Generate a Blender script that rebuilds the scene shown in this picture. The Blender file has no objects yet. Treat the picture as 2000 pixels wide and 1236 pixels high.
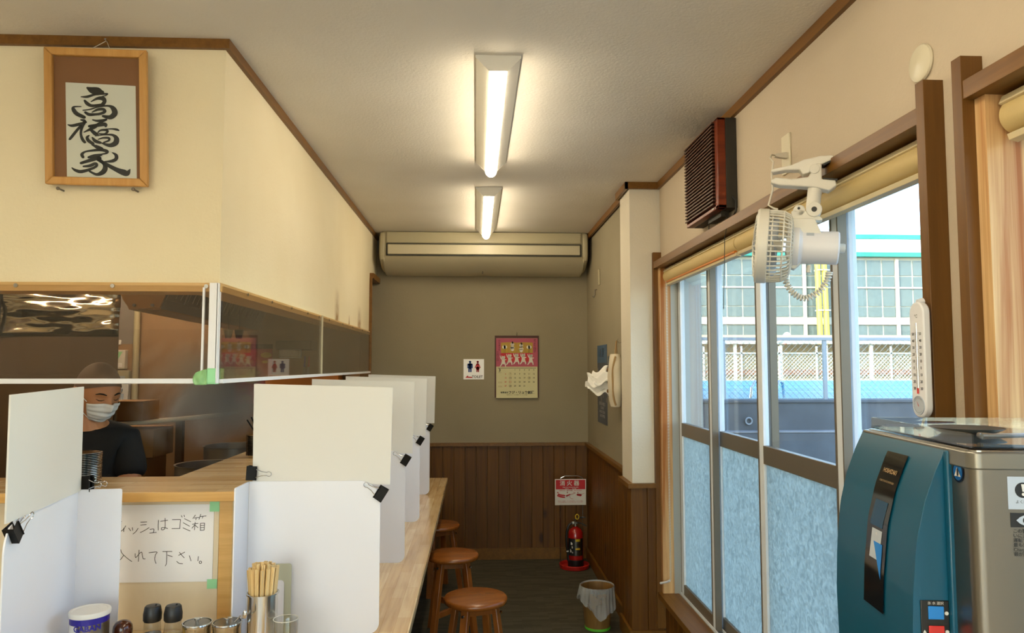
import bpy, bmesh, math, random
from mathutils import Vector, Matrix
random.seed(7)
PI = math.pi
sc = bpy.context.scene
col = sc.collection

# ------------------------------------------------------------------ camera, world, sun, exposure
cam_d = bpy.data.cameras.new('camera'); cam = bpy.data.objects.new('camera', cam_d); col.objects.link(cam)
cam_d.sensor_width = 36.0; cam_d.lens = 36.0 * 1440 / 2000; cam_d.clip_start = 0.05; cam_d.clip_end = 300
cam.location = (0, 0, 1.5)
cam.rotation_euler = (PI/2 + math.atan2(96, 1440), 0, -math.atan2(70*math.cos(math.atan2(96, 1440)), 1440))
sc.camera = cam
sc.view_settings.view_transform = 'Standard'; sc.view_settings.look = 'None'
sc.view_settings.gamma = 1; sc.view_settings.use_curve_mapping = False
sc.view_settings.exposure = 0.5

SUN = Vector((0.8, 0.6, -0.5)).normalized()
world = bpy.data.worlds.new('sky'); sc.world = world; world.use_nodes = True
wn = world.node_tree; wn.nodes.clear()
sky = wn.nodes.new('ShaderNodeTexSky'); sky.sky_type = 'NISHITA'; sky.sun_disc = False
sky.sun_elevation = math.asin(-SUN.z); sky.sun_rotation = math.atan2(-SUN.x, -SUN.y)
sky.air_density = 1.0; sky.dust_density = 1.5; sky.ozone_density = 1.5
bg = wn.nodes.new('ShaderNodeBackground'); bg.inputs[1].default_value = 0.85
wo = wn.nodes.new('ShaderNodeOutputWorld')
wn.links.new(sky.outputs[0], bg.inputs[0]); wn.links.new(bg.outputs[0], wo.inputs[0])
sd = bpy.data.lights.new('sun', 'SUN'); sd.energy = 4.0; sd.angle = 0.01; sd.color = (1, .94, .84)
so = bpy.data.objects.new('sun', sd); col.objects.link(so); so.location = (-8, -6, 9)
so.rotation_euler = SUN.to_track_quat('-Z', 'Y').to_euler()

# ------------------------------------------------------------------ materials
def lin(c):
    if isinstance(c, str):
        c = [int(c[i:i+2], 16)/255 for i in (0, 2, 4)]
        c = [x/12.92 if x <= .04045 else ((x+.055)/1.055)**2.4 for x in c]
    return (c[0], c[1], c[2], 1)
class NT:
    def __init__(s, name):
        s.m = bpy.data.materials.new(name); s.m.use_nodes = True
        s.t = s.m.node_tree; s.n = s.t.nodes; s.p = s.n['Principled BSDF']; s.out = s.n['Material Output']
    def add(s, typ, **kw):
        n = s.n.new(typ)
        for k, v in kw.items():
            if k.startswith('i_'):
                key = k[2:]; n.inputs[int(key) if key.isdigit() else key].default_value = v
            else: setattr(n, k, v)
        return n
    def link(s, a, b): s.t.links.new(a, b)
    def coords(s, scale=(1, 1, 1), rot=(0, 0, 0), rand=False):
        tc = s.add('ShaderNodeTexCoord'); mp = s.add('ShaderNodeMapping')
        mp.inputs['Scale'].default_value = scale; mp.inputs['Rotation'].default_value = rot
        if rand:
            oi = s.add('ShaderNodeObjectInfo'); m = s.add('ShaderNodeMath', operation='MULTIPLY', i_1=37.0)
            s.link(oi.outputs['Random'], m.inputs[0])
            va = s.add('ShaderNodeVectorMath', operation='ADD'); s.link(tc.outputs['Object'], va.inputs[0]); s.link(m.outputs[0], va.inputs[1])
            s.link(va.outputs[0], mp.inputs[0])
        else: s.link(tc.outputs['Object'], mp.inputs[0])
        return mp.outputs[0]
    def ramp(s, fac, stops):
        r = s.add('ShaderNodeValToRGB'); e = r.color_ramp.elements
        while len(e) < len(stops): e.new(.5)
        for el, (p, c) in zip(e, stops): el.position = p; el.color = lin(c)
        s.link(fac, r.inputs[0]); return r.outputs[0]
    def bump(s, h, strength, dist):
        b = s.add('ShaderNodeBump', i_Strength=strength, i_Distance=dist); s.link(h, b.inputs['Height']); s.link(b.outputs[0], s.p.inputs['Normal'])
def plain(name, c, rough=.5, metal=0, bump=0, bscale=60, spec=.5, sss=0, coat=0, var=0):
    t = NT(name); t.p.inputs['Base Color'].default_value = lin(c); t.p.inputs['Roughness'].default_value = rough
    t.p.inputs['Metallic'].default_value = metal; t.p.inputs['Specular IOR Level'].default_value = spec
    t.p.inputs['Coat Weight'].default_value = coat
    co = t.coords()
    nz = t.add('ShaderNodeTexNoise', i_Scale=bscale, i_Detail=4.0); t.link(co, nz.inputs[0])
    if bump: t.bump(nz.outputs[0], bump, .002)
    if var:
        a = lin(c); n2 = t.add('ShaderNodeTexNoise', i_Scale=3.0, i_Detail=5.0); t.link(co, n2.inputs[0])
        mx = t.add('ShaderNodeMix', data_type='RGBA'); mx.inputs[6].default_value = [x*(1-var) for x in a[:3]]+[1]; mx.inputs[7].default_value = [min(1, x*(1+var)) for x in a[:3]]+[1]
        t.link(n2.outputs[0], mx.inputs[0]); t.link(mx.outputs[2], t.p.inputs['Base Color'])
    return t.m
def wood(name, dark, light, grain=(2, 60, 60), rough=.45, knots=0, var=.12, kcol='3a2008', bump=.15, spec=.4, contrast=.25):
    """grain: noise scale per axis, smallest along the fibre"""
    t = NT(name); co = t.coords(grain, rand=True)
    n = t.add('ShaderNodeTexNoise', i_Scale=1.0, i_Detail=6.0, i_Roughness=.6, i_Distortion=.6); t.link(co, n.inputs[0])
    c = t.ramp(n.outputs[0], [(.5-contrast, dark), (.5+contrast, light)])
    if knots:
        k = t.coords(tuple(2.2+.10*g for g in grain), rand=True)
        v = t.add('ShaderNodeTexVoronoi', i_Scale=1.0, i_Randomness=1.0); t.link(k, v.inputs[0])
        f = t.ramp(v.outputs['Distance'], [(knots*.55, (1, 1, 1)), (knots, (0, 0, 0))])
        mx = t.add('ShaderNodeMix', data_type='RGBA'); t.link(f, mx.inputs[0]); t.link(c, mx.inputs[6]); mx.inputs[7].default_value = lin(kcol); c = mx.outputs[2]
    oi = t.add('ShaderNodeObjectInfo'); mr = t.add('ShaderNodeMapRange', i_3=1-var, i_4=1+var); t.link(oi.outputs['Random'], mr.inputs[0])
    hs = t.add('ShaderNodeHueSaturation'); t.link(mr.outputs[0], hs.inputs['Value']); t.link(c, hs.inputs['Color'])
    t.link(hs.outputs[0], t.p.inputs['Base Color']); t.p.inputs['Roughness'].default_value = rough; t.p.inputs['Specular IOR Level'].default_value = spec
    t.bump(n.outputs[0], bump, .001)
    return t.m
def thin_glass(name, tint=(1, 1, 1), refl=1.0, rough=0.0, dirt=0.0):
    t = NT(name); t.n.remove(t.p)
    tr = t.add('ShaderNodeBsdfTransparent'); tr.inputs[0].default_value = (*tint, 1)
    gl = t.add('ShaderNodeBsdfGlossy', i_Roughness=rough)
    lw = t.add('ShaderNodeLayerWeight', i_Blend=.5); pw = t.add('ShaderNodeMath', operation='POWER', i_1=5.0); t.link(lw.outputs['Facing'], pw.inputs[0])
    fr = t.add('ShaderNodeMath', operation='MULTIPLY_ADD', i_1=.93, i_2=.035); t.link(pw.outputs[0], fr.inputs[0])
    mu = t.add('ShaderNodeMath', operation='MULTIPLY', i_1=refl, use_clamp=True); t.link(fr.outputs[0], mu.inputs[0])
    mx = t.add('ShaderNodeMixShader'); t.link(mu.outputs[0], mx.inputs[0]); t.link(tr.outputs[0], mx.inputs[1]); t.link(gl.outputs[0], mx.inputs[2])
    o = mx
    if dirt:
        df = t.add('ShaderNodeBsdfDiffuse'); df.inputs[0].default_value = (.6, .6, .58, 1)
        nz = t.add('ShaderNodeTexNoise', i_Scale=4.0, i_Detail=6.0); t.link(t.coords(), nz.inputs[0])
        m2 = t.add('ShaderNodeMath', operation='MULTIPLY', i_1=dirt*2); t.link(nz.outputs[0], m2.inputs[0])
        o = t.add('ShaderNodeMixShader'); t.link(m2.outputs[0], o.inputs[0]); t.link(mx.outputs[0], o.inputs[1]); t.link(df.outputs[0], o.inputs[2])
    t.link(o.outputs[0], t.out.inputs[0]); return t.m
def emis(name, c, s):
    t = NT(name); t.p.inputs['Base Color'].default_value = (.8, .8, .8, 1)
    t.p.inputs['Emission Color'].default_value = lin(c); t.p.inputs['Emission Strength'].default_value = s; return t.m
def wallpaper(name, c, c2, stains=False):
    t = NT(name); co = t.coords()
    n = t.add('ShaderNodeTexNoise', i_Scale=1.6, i_Detail=5.0); t.link(co, n.inputs[0])
    cc = t.ramp(n.outputs[0], [(.3, c2), (.7, c)])
    if stains:   # brown drips above the header strip
        sx = t.add('ShaderNodeSeparateXYZ'); t.link(t.coords(), sx.inputs[0])
        tot = None
        for yy, w, top in ((4.22, .10, 1.95), (5.02, .11, 1.91), (4.62, .03, 1.82)):
            a = t.add('ShaderNodeMath', operation='SUBTRACT', i_1=yy); t.link(sx.outputs[1], a.inputs[0])
            b = t.add('ShaderNodeMath', operation='ABSOLUTE'); t.link(a.outputs[0], b.inputs[0])
            m = t.add('ShaderNodeMapRange', i_1=w, i_2=0.0, i_3=0.0, i_4=1.0, interpolation_type='SMOOTHSTEP'); t.link(b.outputs[0], m.inputs[0])
            z = t.add('ShaderNodeMapRange', i_1=top, i_2=1.76, i_3=0.0, i_4=1.5); t.link(sx.outputs[2], z.inputs[0])
            pr = t.add('ShaderNodeMath', operation='MULTIPLY'); t.link(m.outputs[0], pr.inputs[0]); t.link(z.outputs[0], pr.inputs[1])
            if tot is None: tot = pr.outputs[0]
            else:
                ad = t.add('ShaderNodeMath', operation='ADD'); t.link(tot, ad.inputs[0]); t.link(pr.outputs[0], ad.inputs[1]); tot = ad.outputs[0]
        n3 = t.add('ShaderNodeTexNoise', i_Scale=25.0, i_Detail=4.0); t.link(co, n3.inputs[0])
        pr = t.add('ShaderNodeMath', operation='MULTIPLY', use_clamp=True); t.link(tot, pr.inputs[0]); t.link(n3.outputs[0], pr.inputs[1])
        mx = t.add('ShaderNodeMix', data_type='RGBA'); t.link(pr.outputs[0], mx.inputs[0]); t.link(cc, mx.inputs[6]); mx.inputs[7].default_value = lin('8a5a18'); cc = mx.outputs[2]
    t.link(cc, t.p.inputs['Base Color']); t.p.inputs['Roughness'].default_value = .85; t.p.inputs['Specular IOR Level'].default_value = .2
    b = t.add('ShaderNodeTexNoise', i_Scale=90.0, i_Detail=3.0, i_Roughness=.6); t.link(co, b.inputs[0]); t.bump(b.outputs[0], .35, .004)
    return t.m
M = {}
M['wall'] = wallpaper('cream_wallpaper', 'e0d8c6', 'd8cfbb')
M['wall_left'] = wallpaper('cream_wallpaper_stained', 'ece0c0', 'e4d6b2', True)
M['wall_back'] = wallpaper('darkened_wallpaper', '9a9078', '928870')  # wallpaper copy darkened, dim light of the back end put into its colour
M['wall_right'] = wallpaper('beige_wallpaper', 'c8b9a2', 'c0b19a')
M['ceil'] = wallpaper('ceiling_paper', 'e8e2d6', 'ddd6c8')
M['trim'] = wood('stained_trim_wood', '644012', '82581f', (40, 2, 40), .4, var=.06)
M['trim_v'] = wood('stained_post_wood', '5c3a12', '76501f', (40, 40, 2), .45, var=.05)
M['plank'] = wood('wainscot_plank_wood', '4e2c02', '764a08', (38, 38, 1.6), .5, knots=.15, var=.13)
M['jamb'] = wood('pale_pine', 'a8662a', 'e6c48e', (22, 22, .6), .45, var=.02, contrast=.13)
M['header'] = wood('header_pine', 'c09858', 'dab47c', (3, 3, 60), .4, var=.02)
M['pass_edge'] = wood('counter_edge_wood', 'c89850', 'e0b470', (3, 3, 60), .35, var=.02)
M['ply'] = wood('pale_plywood', 'd6c6a8', 'e6d8bc', (5, 5, 2), .55, var=.02)
M['stool'] = wood('orange_stool_wood', '7a4012', 'a05c22', (3, 30, 3), .25, var=.05, spec=.6)
M['stool_leg'] = wood('orange_leg_wood', '7a4012', 'a05c22', (30, 30, 2), .3, var=.08, spec=.6)
M['frame'] = wood('frame_oak', 'b98440', 'd0a05c', (40, 40, 4), .35, var=.03)
def butcher(name, along):
    t = NT(name); co = t.coords(rot=(0, 0, PI/2 if along == 'y' else 0))
    br = t.add('ShaderNodeTexBrick', i_Scale=1.0); br.inputs['Mortar Size'].default_value = .0006; br.inputs['Brick Width'].default_value = .32; br.inputs['Row Height'].default_value = .042
    br.inputs['Color1'].default_value = lin('e4c898'); br.inputs['Color2'].default_value = lin('ceaa74'); br.inputs['Mortar'].default_value = lin('b89058'); br.offset = .37
    t.link(co, br.inputs[0])
    n = t.add('ShaderNodeTexNoise', i_Scale=1.0, i_Detail=5.0); t.link(t.coords((60, 4, 60) if along == 'y' else (4, 60, 60)), n.inputs[0])
    mx = t.add('ShaderNodeMix', data_type='RGBA', blend_type='MULTIPLY', i_0=.5); t.link(br.outputs[0], mx.inputs[6]); t.link(t.ramp(n.outputs[0], [(.3, 'c8b090'), (.6, 'ffffff')]), mx.inputs[7])
    t.link(mx.outputs[2], t.p.inputs['Base Color']); t.p.inputs['Roughness'].default_value = .22; t.p.inputs['Coat Weight'].default_value = .3; t.p.inputs['Coat Roughness'].default_value = .15
    return t.m
M['butcher_y'] = butcher('laminated_pine_top', 'y'); M['butcher_x'] = butcher('laminated_pine_top_front', 'x')
def carpet():
    t = NT('carpet_tile'); co = t.coords()
    ck = t.add('ShaderNodeTexBrick', i_Scale=1.0); ck.inputs['Brick Width'].default_value = .11; ck.inputs['Row Height'].default_value = .022; ck.inputs['Mortar Size'].default_value = .0015
    ck.inputs['Color1'].default_value = lin('484336'); ck.inputs['Color2'].default_value = lin('565142'); ck.inputs['Mortar'].default_value = lin('4c473a'); t.link(co, ck.inputs[0])
    t.link(ck.outputs[0], t.p.inputs['Base Color']); t.p.inputs['Roughness'].default_value = .95; t.p.inputs['Specular IOR Level'].default_value = .1
    n = t.add('ShaderNodeTexNoise', i_Scale=300.0); t.link(co, n.inputs[0]); t.bump(n.outputs[0], .5, .003); return t.m
M['carpet'] = carpet()
M['white_pl'] = plain('white_plastic', 'e6e6ea', .35)
M['fan_pl'] = plain('aged_white_plastic', 'dcd8cc', .35)
M['ac'] = plain('cream_enamel', 'b4aa8a', .4)
M['plate'] = plain('beige_plastic_plate', 'd6cdb2', .3)
M['ac_dark'] = plain('ac_shadow_gap', '3a3830', .7)
M['ac_lo'] = plain('white_louvre_enamel', 'c4bb9e', .35)
M['screen_hi'] = plain('matte_white_board', 'dcd8d0', .6)
M['screen_lo'] = plain('glossy_white_board', 'e4e4ea', .28)
M['black'] = plain('black_metal', '0c0b0a', .5, spec=.25)
M['blackp'] = plain('black_plastic', '171717', .4)
M['chrome'] = plain('chrome_wire', 'c8c8c8', .15, 1)
M['steel'] = plain('polished_steel', 'c9c6be', .16, 1)
M['brushed'] = plain('brushed_steel', '847f76', .34, 1, bump=.05, bscale=200)
M['alu'] = plain('anodised_aluminium', 'e2e8ee', .4, .0)
M['alu_dk'] = plain('bronze_aluminium', '7a7164', .4, .4)
M['alu_jamb'] = plain('grey_aluminium', 'a8aaa6', .45, .3)
M['glass'] = thin_glass('window_glass', (.93, .97, .96), 1.0)
M['plexi'] = thin_glass('clear_acrylic', (.88, .84, .78), 1.2, .02, .015)
M['glass_obj'] = thin_glass('bottle_glass', (.9, .9, .87), 1.6)
M['film'] = thin_glass('clear_lid', (.92, .92, .9), 2.0)
M['paper'] = plain('white_paper', 'f0f0f2', .4, coat=.4)
M['paper_w'] = plain('calligraphy_paper', 'dcd6c8', .7)
M['ink'] = plain('black_ink', '14100c', .5)
M['mount'] = plain('brown_mount_board', '8a5a34', .8)
M['green_tape'] = plain('green_masking_tape', '9adca6', .6)
def tape2():
    t = NT('translucent_green_tape'); t.p.inputs['Base Color'].default_value = lin('a0d892'); t.p.inputs['Alpha'].default_value = .6; t.p.inputs['Roughness'].default_value = .35
    n = t.add('ShaderNodeTexNoise', i_Scale=40.0); t.link(t.coords(), n.inputs[0]); t.bump(n.outputs[0], .8, .004); return t.m
M['tape2'] = tape2()
M['lamp'] = emis('led_diffuser', (1, .86, .63), 24.0)
M['lamp_body'] = plain('lamp_white_enamel', 'e8e4d8', .4)
M['blind'] = plain('cream_blind_fabric', 'c8b078', .6, bump=.2, bscale=200)
M['blind_box'] = plain('cream_blind_housing', 'd8c8a0', .45)
M['rod'] = plain('orange_wood_rod', 'c8782a', .4)
M['conc'] = plain('weathered_concrete', '62666a', .9, bump=.6, bscale=14, var=.45)
M['conc_l'] = plain('chipped_concrete_edge', '98989a', .9, bump=.8, bscale=30, var=.5)
M['asphalt'] = plain('asphalt', '94928c', .95, bump=.4, bscale=90, var=.2)
M['bld'] = plain('pale_facade', 'a8aca4', .7)
M['teal_p'] = plain('teal_gutter_paint', '2c8478', .5)
M['roof_w'] = plain('white_roof_sheet', 'b8bec0', .4)
M['win_dk'] = plain('dark_gym_glass', '58686a', .12, spec=.6, var=.3)
M['yellow'] = plain('yellow_paint', 'e8cc50', .5)
M['red_p'] = plain('vermilion_paint', 'd8502c', .5)
M['galv'] = plain('galvanised_rail', 'a4aab0', .5, .3)
M['wire'] = plain('fence_wire', 'b4bcb4', .5, .3)
M['tan'] = plain('tan_render', 'b4a888', .8, var=.2)
def pool():
    t = NT('pool_water'); sx = t.add('ShaderNodeSeparateXYZ'); t.link(t.coords(), sx.inputs[0])
    m = t.add('ShaderNodeMath', operation='MULTIPLY', i_1=.42); t.link(sx.outputs[1], m.inputs[0]); f = t.add('ShaderNodeMath', operation='FRACT'); t.link(m.outputs[0], f.inputs[0])
    t.link(t.ramp(f.outputs[0], [(0, '0a84a8'), (.80, '0a84a8'), (.84, '6cb4d0'), (.92, '6cb4d0'), (.96, '0a84a8')]), t.p.inputs['Base Color'])
    t.p.inputs['Roughness'].default_value = .35; n = t.add('ShaderNodeTexNoise', i_Scale=6.0, i_Detail=3.0); t.link(t.coords(), n.inputs[0]); t.bump(n.outputs[0], .3, .05); return t.m
M['pool'] = pool()
M['pool_wall'] = plain('blue_pool_paint', '3aa8e0', .6)
def frosted():
    t = NT('patterned_frosted_glass'); t.n.remove(t.p)
    tl = t.add('ShaderNodeBsdfTranslucent'); tl.inputs[0].default_value = (.50, .54, .50, 1)
    df = t.add('ShaderNodeBsdfGlossy', i_Roughness=.35); df.inputs[0].default_value = (.8, .85, .85, 1)
    rf = t.add('ShaderNodeBsdfRefraction', i_Roughness=.45, i_IOR=1.02); rf.inputs[0].default_value = (.6, .64, .6, 1)
    nv = t.add('ShaderNodeTexNoise', i_Scale=38.0, i_Detail=3.0, i_Distortion=1.5); t.link(t.coords(), nv.inputs[0]); t.link(t.ramp(nv.outputs[0], [(.35, (.40, .44, .41)), (.65, (.60, .64, .59))]), tl.inputs[0])
    v = t.add('ShaderNodeTexVoronoi', i_Scale=55.0, feature='SMOOTH_F1'); t.link(t.coords(), v.inputs[0])
    b = t.add('ShaderNodeBump', i_Strength=.7, i_Distance=.006); t.link(v.outputs[0], b.inputs['Height'])
    for s_ in (tl, df): t.link(b.outputs[0], s_.inputs['Normal'])
    a = t.add('ShaderNodeMixShader', i_0=.35); t.link(tl.outputs[0], a.inputs[1]); t.link(rf.outputs[0], a.inputs[2])
    c = t.add('ShaderNodeMixShader', i_0=.10); t.link(a.outputs[0], c.inputs[1]); t.link(df.outputs[0], c.inputs[2])
    t.link(c.outputs[0], t.out.inputs[0]); return t.m
M['frost'] = frosted()
M['teal'] = plain('teal_enamel', '004f6a', .35, coat=.1)
M['teal_d'] = plain('dark_display_glass', '15181c', .08, spec=.8)
M['blue_b'] = plain('blue_button', '1f7fd0', .4)
M['red_b'] = plain('red_button', 'c8302c', .4)
M['sticker'] = plain('grey_sticker', 'b4bcc6', .5)
M['red_ext'] = plain('extinguisher_red', 'a01410', .25, coat=.5)
M['red_pl'] = plain('red_plastic', 'b02018', .45)
M['yellow_pl'] = plain('yellow_plastic', 'c8a820', .5)
M['sign_red'] = plain('sign_red', 'c01824', .5)
M['sign_w'] = plain('sign_white', 'd8d4cc', .5)
M['pink'] = plain('pink_print', 'b05466', .7)
M['cream'] = plain('calendar_cream', 'd0ca9e', .7)
M['gold'] = plain('gold_print', 'b09030', .6)
M['dbrown'] = plain('dark_brown_card', '4a2820', .6)
M['blue_pr'] = plain('blue_print', '1f4f9c', .6)
M['navy'] = plain('navy_print', '241a8c', .35)
M['kit'] = plain('greasy_tan_wall', '8c6c48', .6, var=.25)
M['kit_gray'] = plain('grey_wall_sheet', '88807a', .4, .2, var=.15)
M['kit_dark'] = plain('dark_brown_panel', '4a3418', .6, var=.15)
def foil():
    t = NT('crinkled_steel_sheet'); t.p.inputs['Base Color'].default_value = lin('b0a898'); t.p.inputs['Metallic'].default_value = 1; t.p.inputs['Roughness'].default_value = .16
    n = t.add('ShaderNodeTexNoise', i_Scale=1.0, i_Detail=2.0); t.link(t.coords((2.5, 3, 9)), n.inputs[0]); t.bump(n.outputs[0], .9, .06); return t.m
M['foil'] = foil()
M['hood'] = plain('greasy_hood_metal', 'a0743c', .4, .3, var=.2)
M['filter'] = plain('grease_filter_metal', '8a8074', .4, .8)
M['card'] = plain('corrugated_cardboard', '9a7040', .8, var=.1)
M['shirt'] = plain('black_cotton', '050506', .85, bump=.3, bscale=300)
M['skin'] = plain('skin', 'b07850', .5, var=.08)
M['stubble'] = plain('shaved_scalp', '6e5644', .7, bump=.4, bscale=400)
M['mask'] = plain('white_nonwoven_mask', 'd8d8d8', .8)
M['hairk'] = plain('dark_brow_hair', '1c120c', .8)
M['bamboo'] = wood('bamboo_chopstick', 'd0aa68', 'ecd09a', (60, 60, 3), .5, var=.08, bump=.05)
M['soy'] = plain('soy_sauce', '1c0c06', .15)
M['oil'] = plain('yellow_vinegar', 'b8942c', .15)
M['brown_pl'] = plain('brown_translucent_plastic', '4a200e', .15, coat=.5)
M['bag'] = thin_glass('thin_plastic_bag', (.9, .9, .9), 1.0, .3, .38)
M['bin'] = wood('wood_look_bin', '6a4a22', '8a6634', (40, 40, 3), .5)
M['lime'] = plain('lime_plastic', '5cb82c', .5)
M['cloth'] = plain('cream_cloth', 'd8ccb4', .9, bump=.4, bscale=250)
M['cloth_tan'] = plain('tan_binding', 'a88a60', .9)
M['tissue'] = plain('white_tissue', 'e8e6e0', .9)
M['heater'] = wood('red_brown_cabinet_wood', '5a1c08', '803414', (3, 3, 40), .3, var=.02)
M['louvre'] = plain('dark_louvre', '4a2814', .5)
M['spk'] = plain('black_cabinet_side', '2a261e', .6)
M['cord_w'] = plain('white_cord', 'cfc8b8', .5)
M['cord_k'] = plain('black_wire', '181410', .5)

# ------------------------------------------------------------------ mesh helpers
class MB:
    def __init__(s): s.v = []; s.f = []
    def _a(s, vs, fs):
        o = len(s.v); s.v += [Vector(p) for p in vs]; s.f += [tuple(i+o for i in f) for f in fs]; return s
    def box(s, x0, x1, y0, y1, z0, z1, mat=None):
        vs = [(x, y, z) for x in (x0, x1) for y in (y0, y1) for z in (z0, z1)]
        if mat is not None: vs = [mat @ Vector(p) for p in vs]
        return s._a(vs, [(0, 1, 3, 2), (4, 6, 7, 5), (0, 4, 5, 1), (2, 3, 7, 6), (0, 2, 6, 4), (1, 5, 7, 3)])
    def frustum(s, p0, p1, r0, r1=None, n=20, caps=True):
        r1 = r0 if r1 is None else r1; p0 = Vector(p0); p1 = Vector(p1); d = (p1-p0).normalized()
        a = d.orthogonal().normalized(); b = d.cross(a)
        vs = [p0+(a*math.cos(t)+b*math.sin(t))*r0 for t in [2*PI*i/n for i in range(n)]]+[p1+(a*math.cos(t)+b*math.sin(t))*r1 for t in [2*PI*i/n for i in range(n)]]
        fs = [(i, (i+1) % n, n+(i+1) % n, n+i) for i in range(n)]
        if caps: fs += [tuple(range(n-1, -1, -1)), tuple(range(n, 2*n))]
        return s._a(vs, fs)
    def tube(s, pts, r, n=8, closed=False):
        pts = [Vector(p) for p in pts]; m = len(pts); vs = []
        ref = None
        for i, p in enumerate(pts):
            if closed: d = pts[(i+1) % m]-pts[i-1]
            else: d = pts[min(i+1, m-1)]-pts[max(i-1, 0)]
            d.normalize()
            if ref is None: ref = d.orthogonal().normalized()
            a = (ref-d*ref.dot(d))
            a = a.normalized() if a.length > 1e-6 else d.orthogonal().normalized()
            ref = a; b = d.cross(a); rr = r[i] if isinstance(r, (list, tuple)) else r
            vs += [p+(a*math.cos(2*PI*k/n)+b*math.sin(2*PI*k/n))*rr for k in range(n)]
        fs = []
        for i in range(m if closed else m-1):
            j = (i+1) % m
            fs += [(i*n+k, i*n+(k+1) % n, j*n+(k+1) % n, j*n+k) for k in range(n)]
        if not closed: fs += [tuple(range(n-1, -1, -1)), tuple(range((m-1)*n, m*n))]
        return s._a(vs, fs)
    def lathe(s, prof, c=(0, 0, 0), n=32, mat=None, close=False):
        m = len(prof); vs = []
        for (r, z) in prof:
            for k in range(n):
                p = Vector((r*math.cos(2*PI*k/n), r*math.sin(2*PI*k/n), z))
                vs.append((mat @ p) if mat is not None else p+Vector(c))
        fs = []
        for i in range(m if close else m-1):
            j = (i+1) % m; fs += [(i*n+k, i*n+(k+1) % n, j*n+(k+1) % n, j*n+k) for k in range(n)]
        if not close:
            if prof[0][0] > 1e-6: fs.append(tuple(range(n-1, -1, -1)))
            if prof[-1][0] > 1e-6: fs.append(tuple(range((m-1)*n, m*n)))
        return s._a(vs, fs)
    def prism(s, poly, a, b, f):
        """poly: 2-D points; f(u,v,w) -> 3-D point; extruded from w=a to w=b"""
        n = len(poly); vs = [f(u, v, a) for u, v in poly]+[f(u, v, b) for u, v in poly]
        return s._a(vs, [tuple(range(n-1, -1, -1)), tuple(range(n, 2*n))]+[(i, (i+1) % n, n+(i+1) % n, n+i) for i in range(n)])
    def ball(s, c, r, n=16, m=10, mat=None):
        rx, ry, rz = (r, r, r) if not isinstance(r, (tuple, list)) else r; c = Vector(c); vs = []
        for i in range(m+1):
            t = PI*i/m
            for k in range(n):
                p = Vector((rx*math.sin(t)*math.cos(2*PI*k/n), ry*math.sin(t)*math.sin(2*PI*k/n), rz*math.cos(t)))
                vs.append(c+((mat @ p) if mat is not None else p))
        return s._a(vs, [(i*n+k, (i+1)*n+k, (i+1)*n+(k+1) % n, i*n+(k+1) % n) for i in range(m) for k in range(n)])
    def grid(s, fn, nu, nv):
        vs = [fn(i/nu, j/nv) for j in range(nv+1) for i in range(nu+1)]
        return s._a(vs, [(j*(nu+1)+i, j*(nu+1)+i+1, (j+1)*(nu+1)+i+1, (j+1)*(nu+1)+i) for j in range(nv) for i in range(nu)])
XZ = lambda y0: (lambda u, v, w: (u, y0+w, v))
def tag(o, label=None, cat=None, group=None, kind=None):
    if label: o['label'] = label
    if cat: o['category'] = cat
    if group: o['group'] = group
    if kind: o['kind'] = kind
    return o
def root_of(p):
    v = Vector((0, 0, 0))
    while p is not None: v += p.location; p = p.parent
    return v
def obj(name, mb, mat, parent=None, local=False, bevel=0, smooth=35, origin=None, solid=0):
    me = bpy.data.meshes.new(name)
    off = Vector((0, 0, 0)) if local else (root_of(parent) if parent else Vector((0, 0, 0)))
    if origin is not None: origin = Vector(origin); off = off+(origin-off if not local else origin)
    me.from_pydata([tuple(p-off) for p in mb.v], [], mb.f)
    bm = bmesh.new(); bm.from_mesh(me); bmesh.ops.recalc_face_normals(bm, faces=bm.faces); bm.to_mesh(me); bm.free()
    if smooth:
        me.polygons.foreach_set('use_smooth', [True]*len(me.polygons)); me.set_sharp_from_angle(angle=math.radians(smooth))
    me.materials.append(M[mat] if isinstance(mat, str) else mat)
    o = bpy.data.objects.new(name, me); col.objects.link(o)
    if parent is not None: o.parent = parent
    if origin is not None: o.location = origin-(Vector((0, 0, 0)) if local else root_of(parent))
    if bevel:
        b = o.modifiers.new('bevel', 'BEVEL'); b.width = bevel; b.segments = 2; b.limit_method = 'ANGLE'; b.angle_limit = math.radians(40)
    if solid:
        b = o.modifiers.new('solid', 'SOLIDIFY'); b.thickness = solid; b.offset = 0
    return o
def thing(name, loc, label=None, cat=None, group=None, rz=0, kind=None):
    o = bpy.data.objects.new(name, None); col.objects.link(o); o.location = loc; o.rotation_euler = (0, 0, rz); o.empty_display_size = .05
    return tag(o, label, cat, group, kind)
def copy_tree(o, parent=None, loc=None, label=None):
    c = o.copy(); col.objects.link(c)
    if parent: c.parent = parent
    for ch in [x for x in o.children]: copy_tree(ch, c)
    if loc is not None: c.location = loc
    if label: c['label'] = label
    return c
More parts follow.
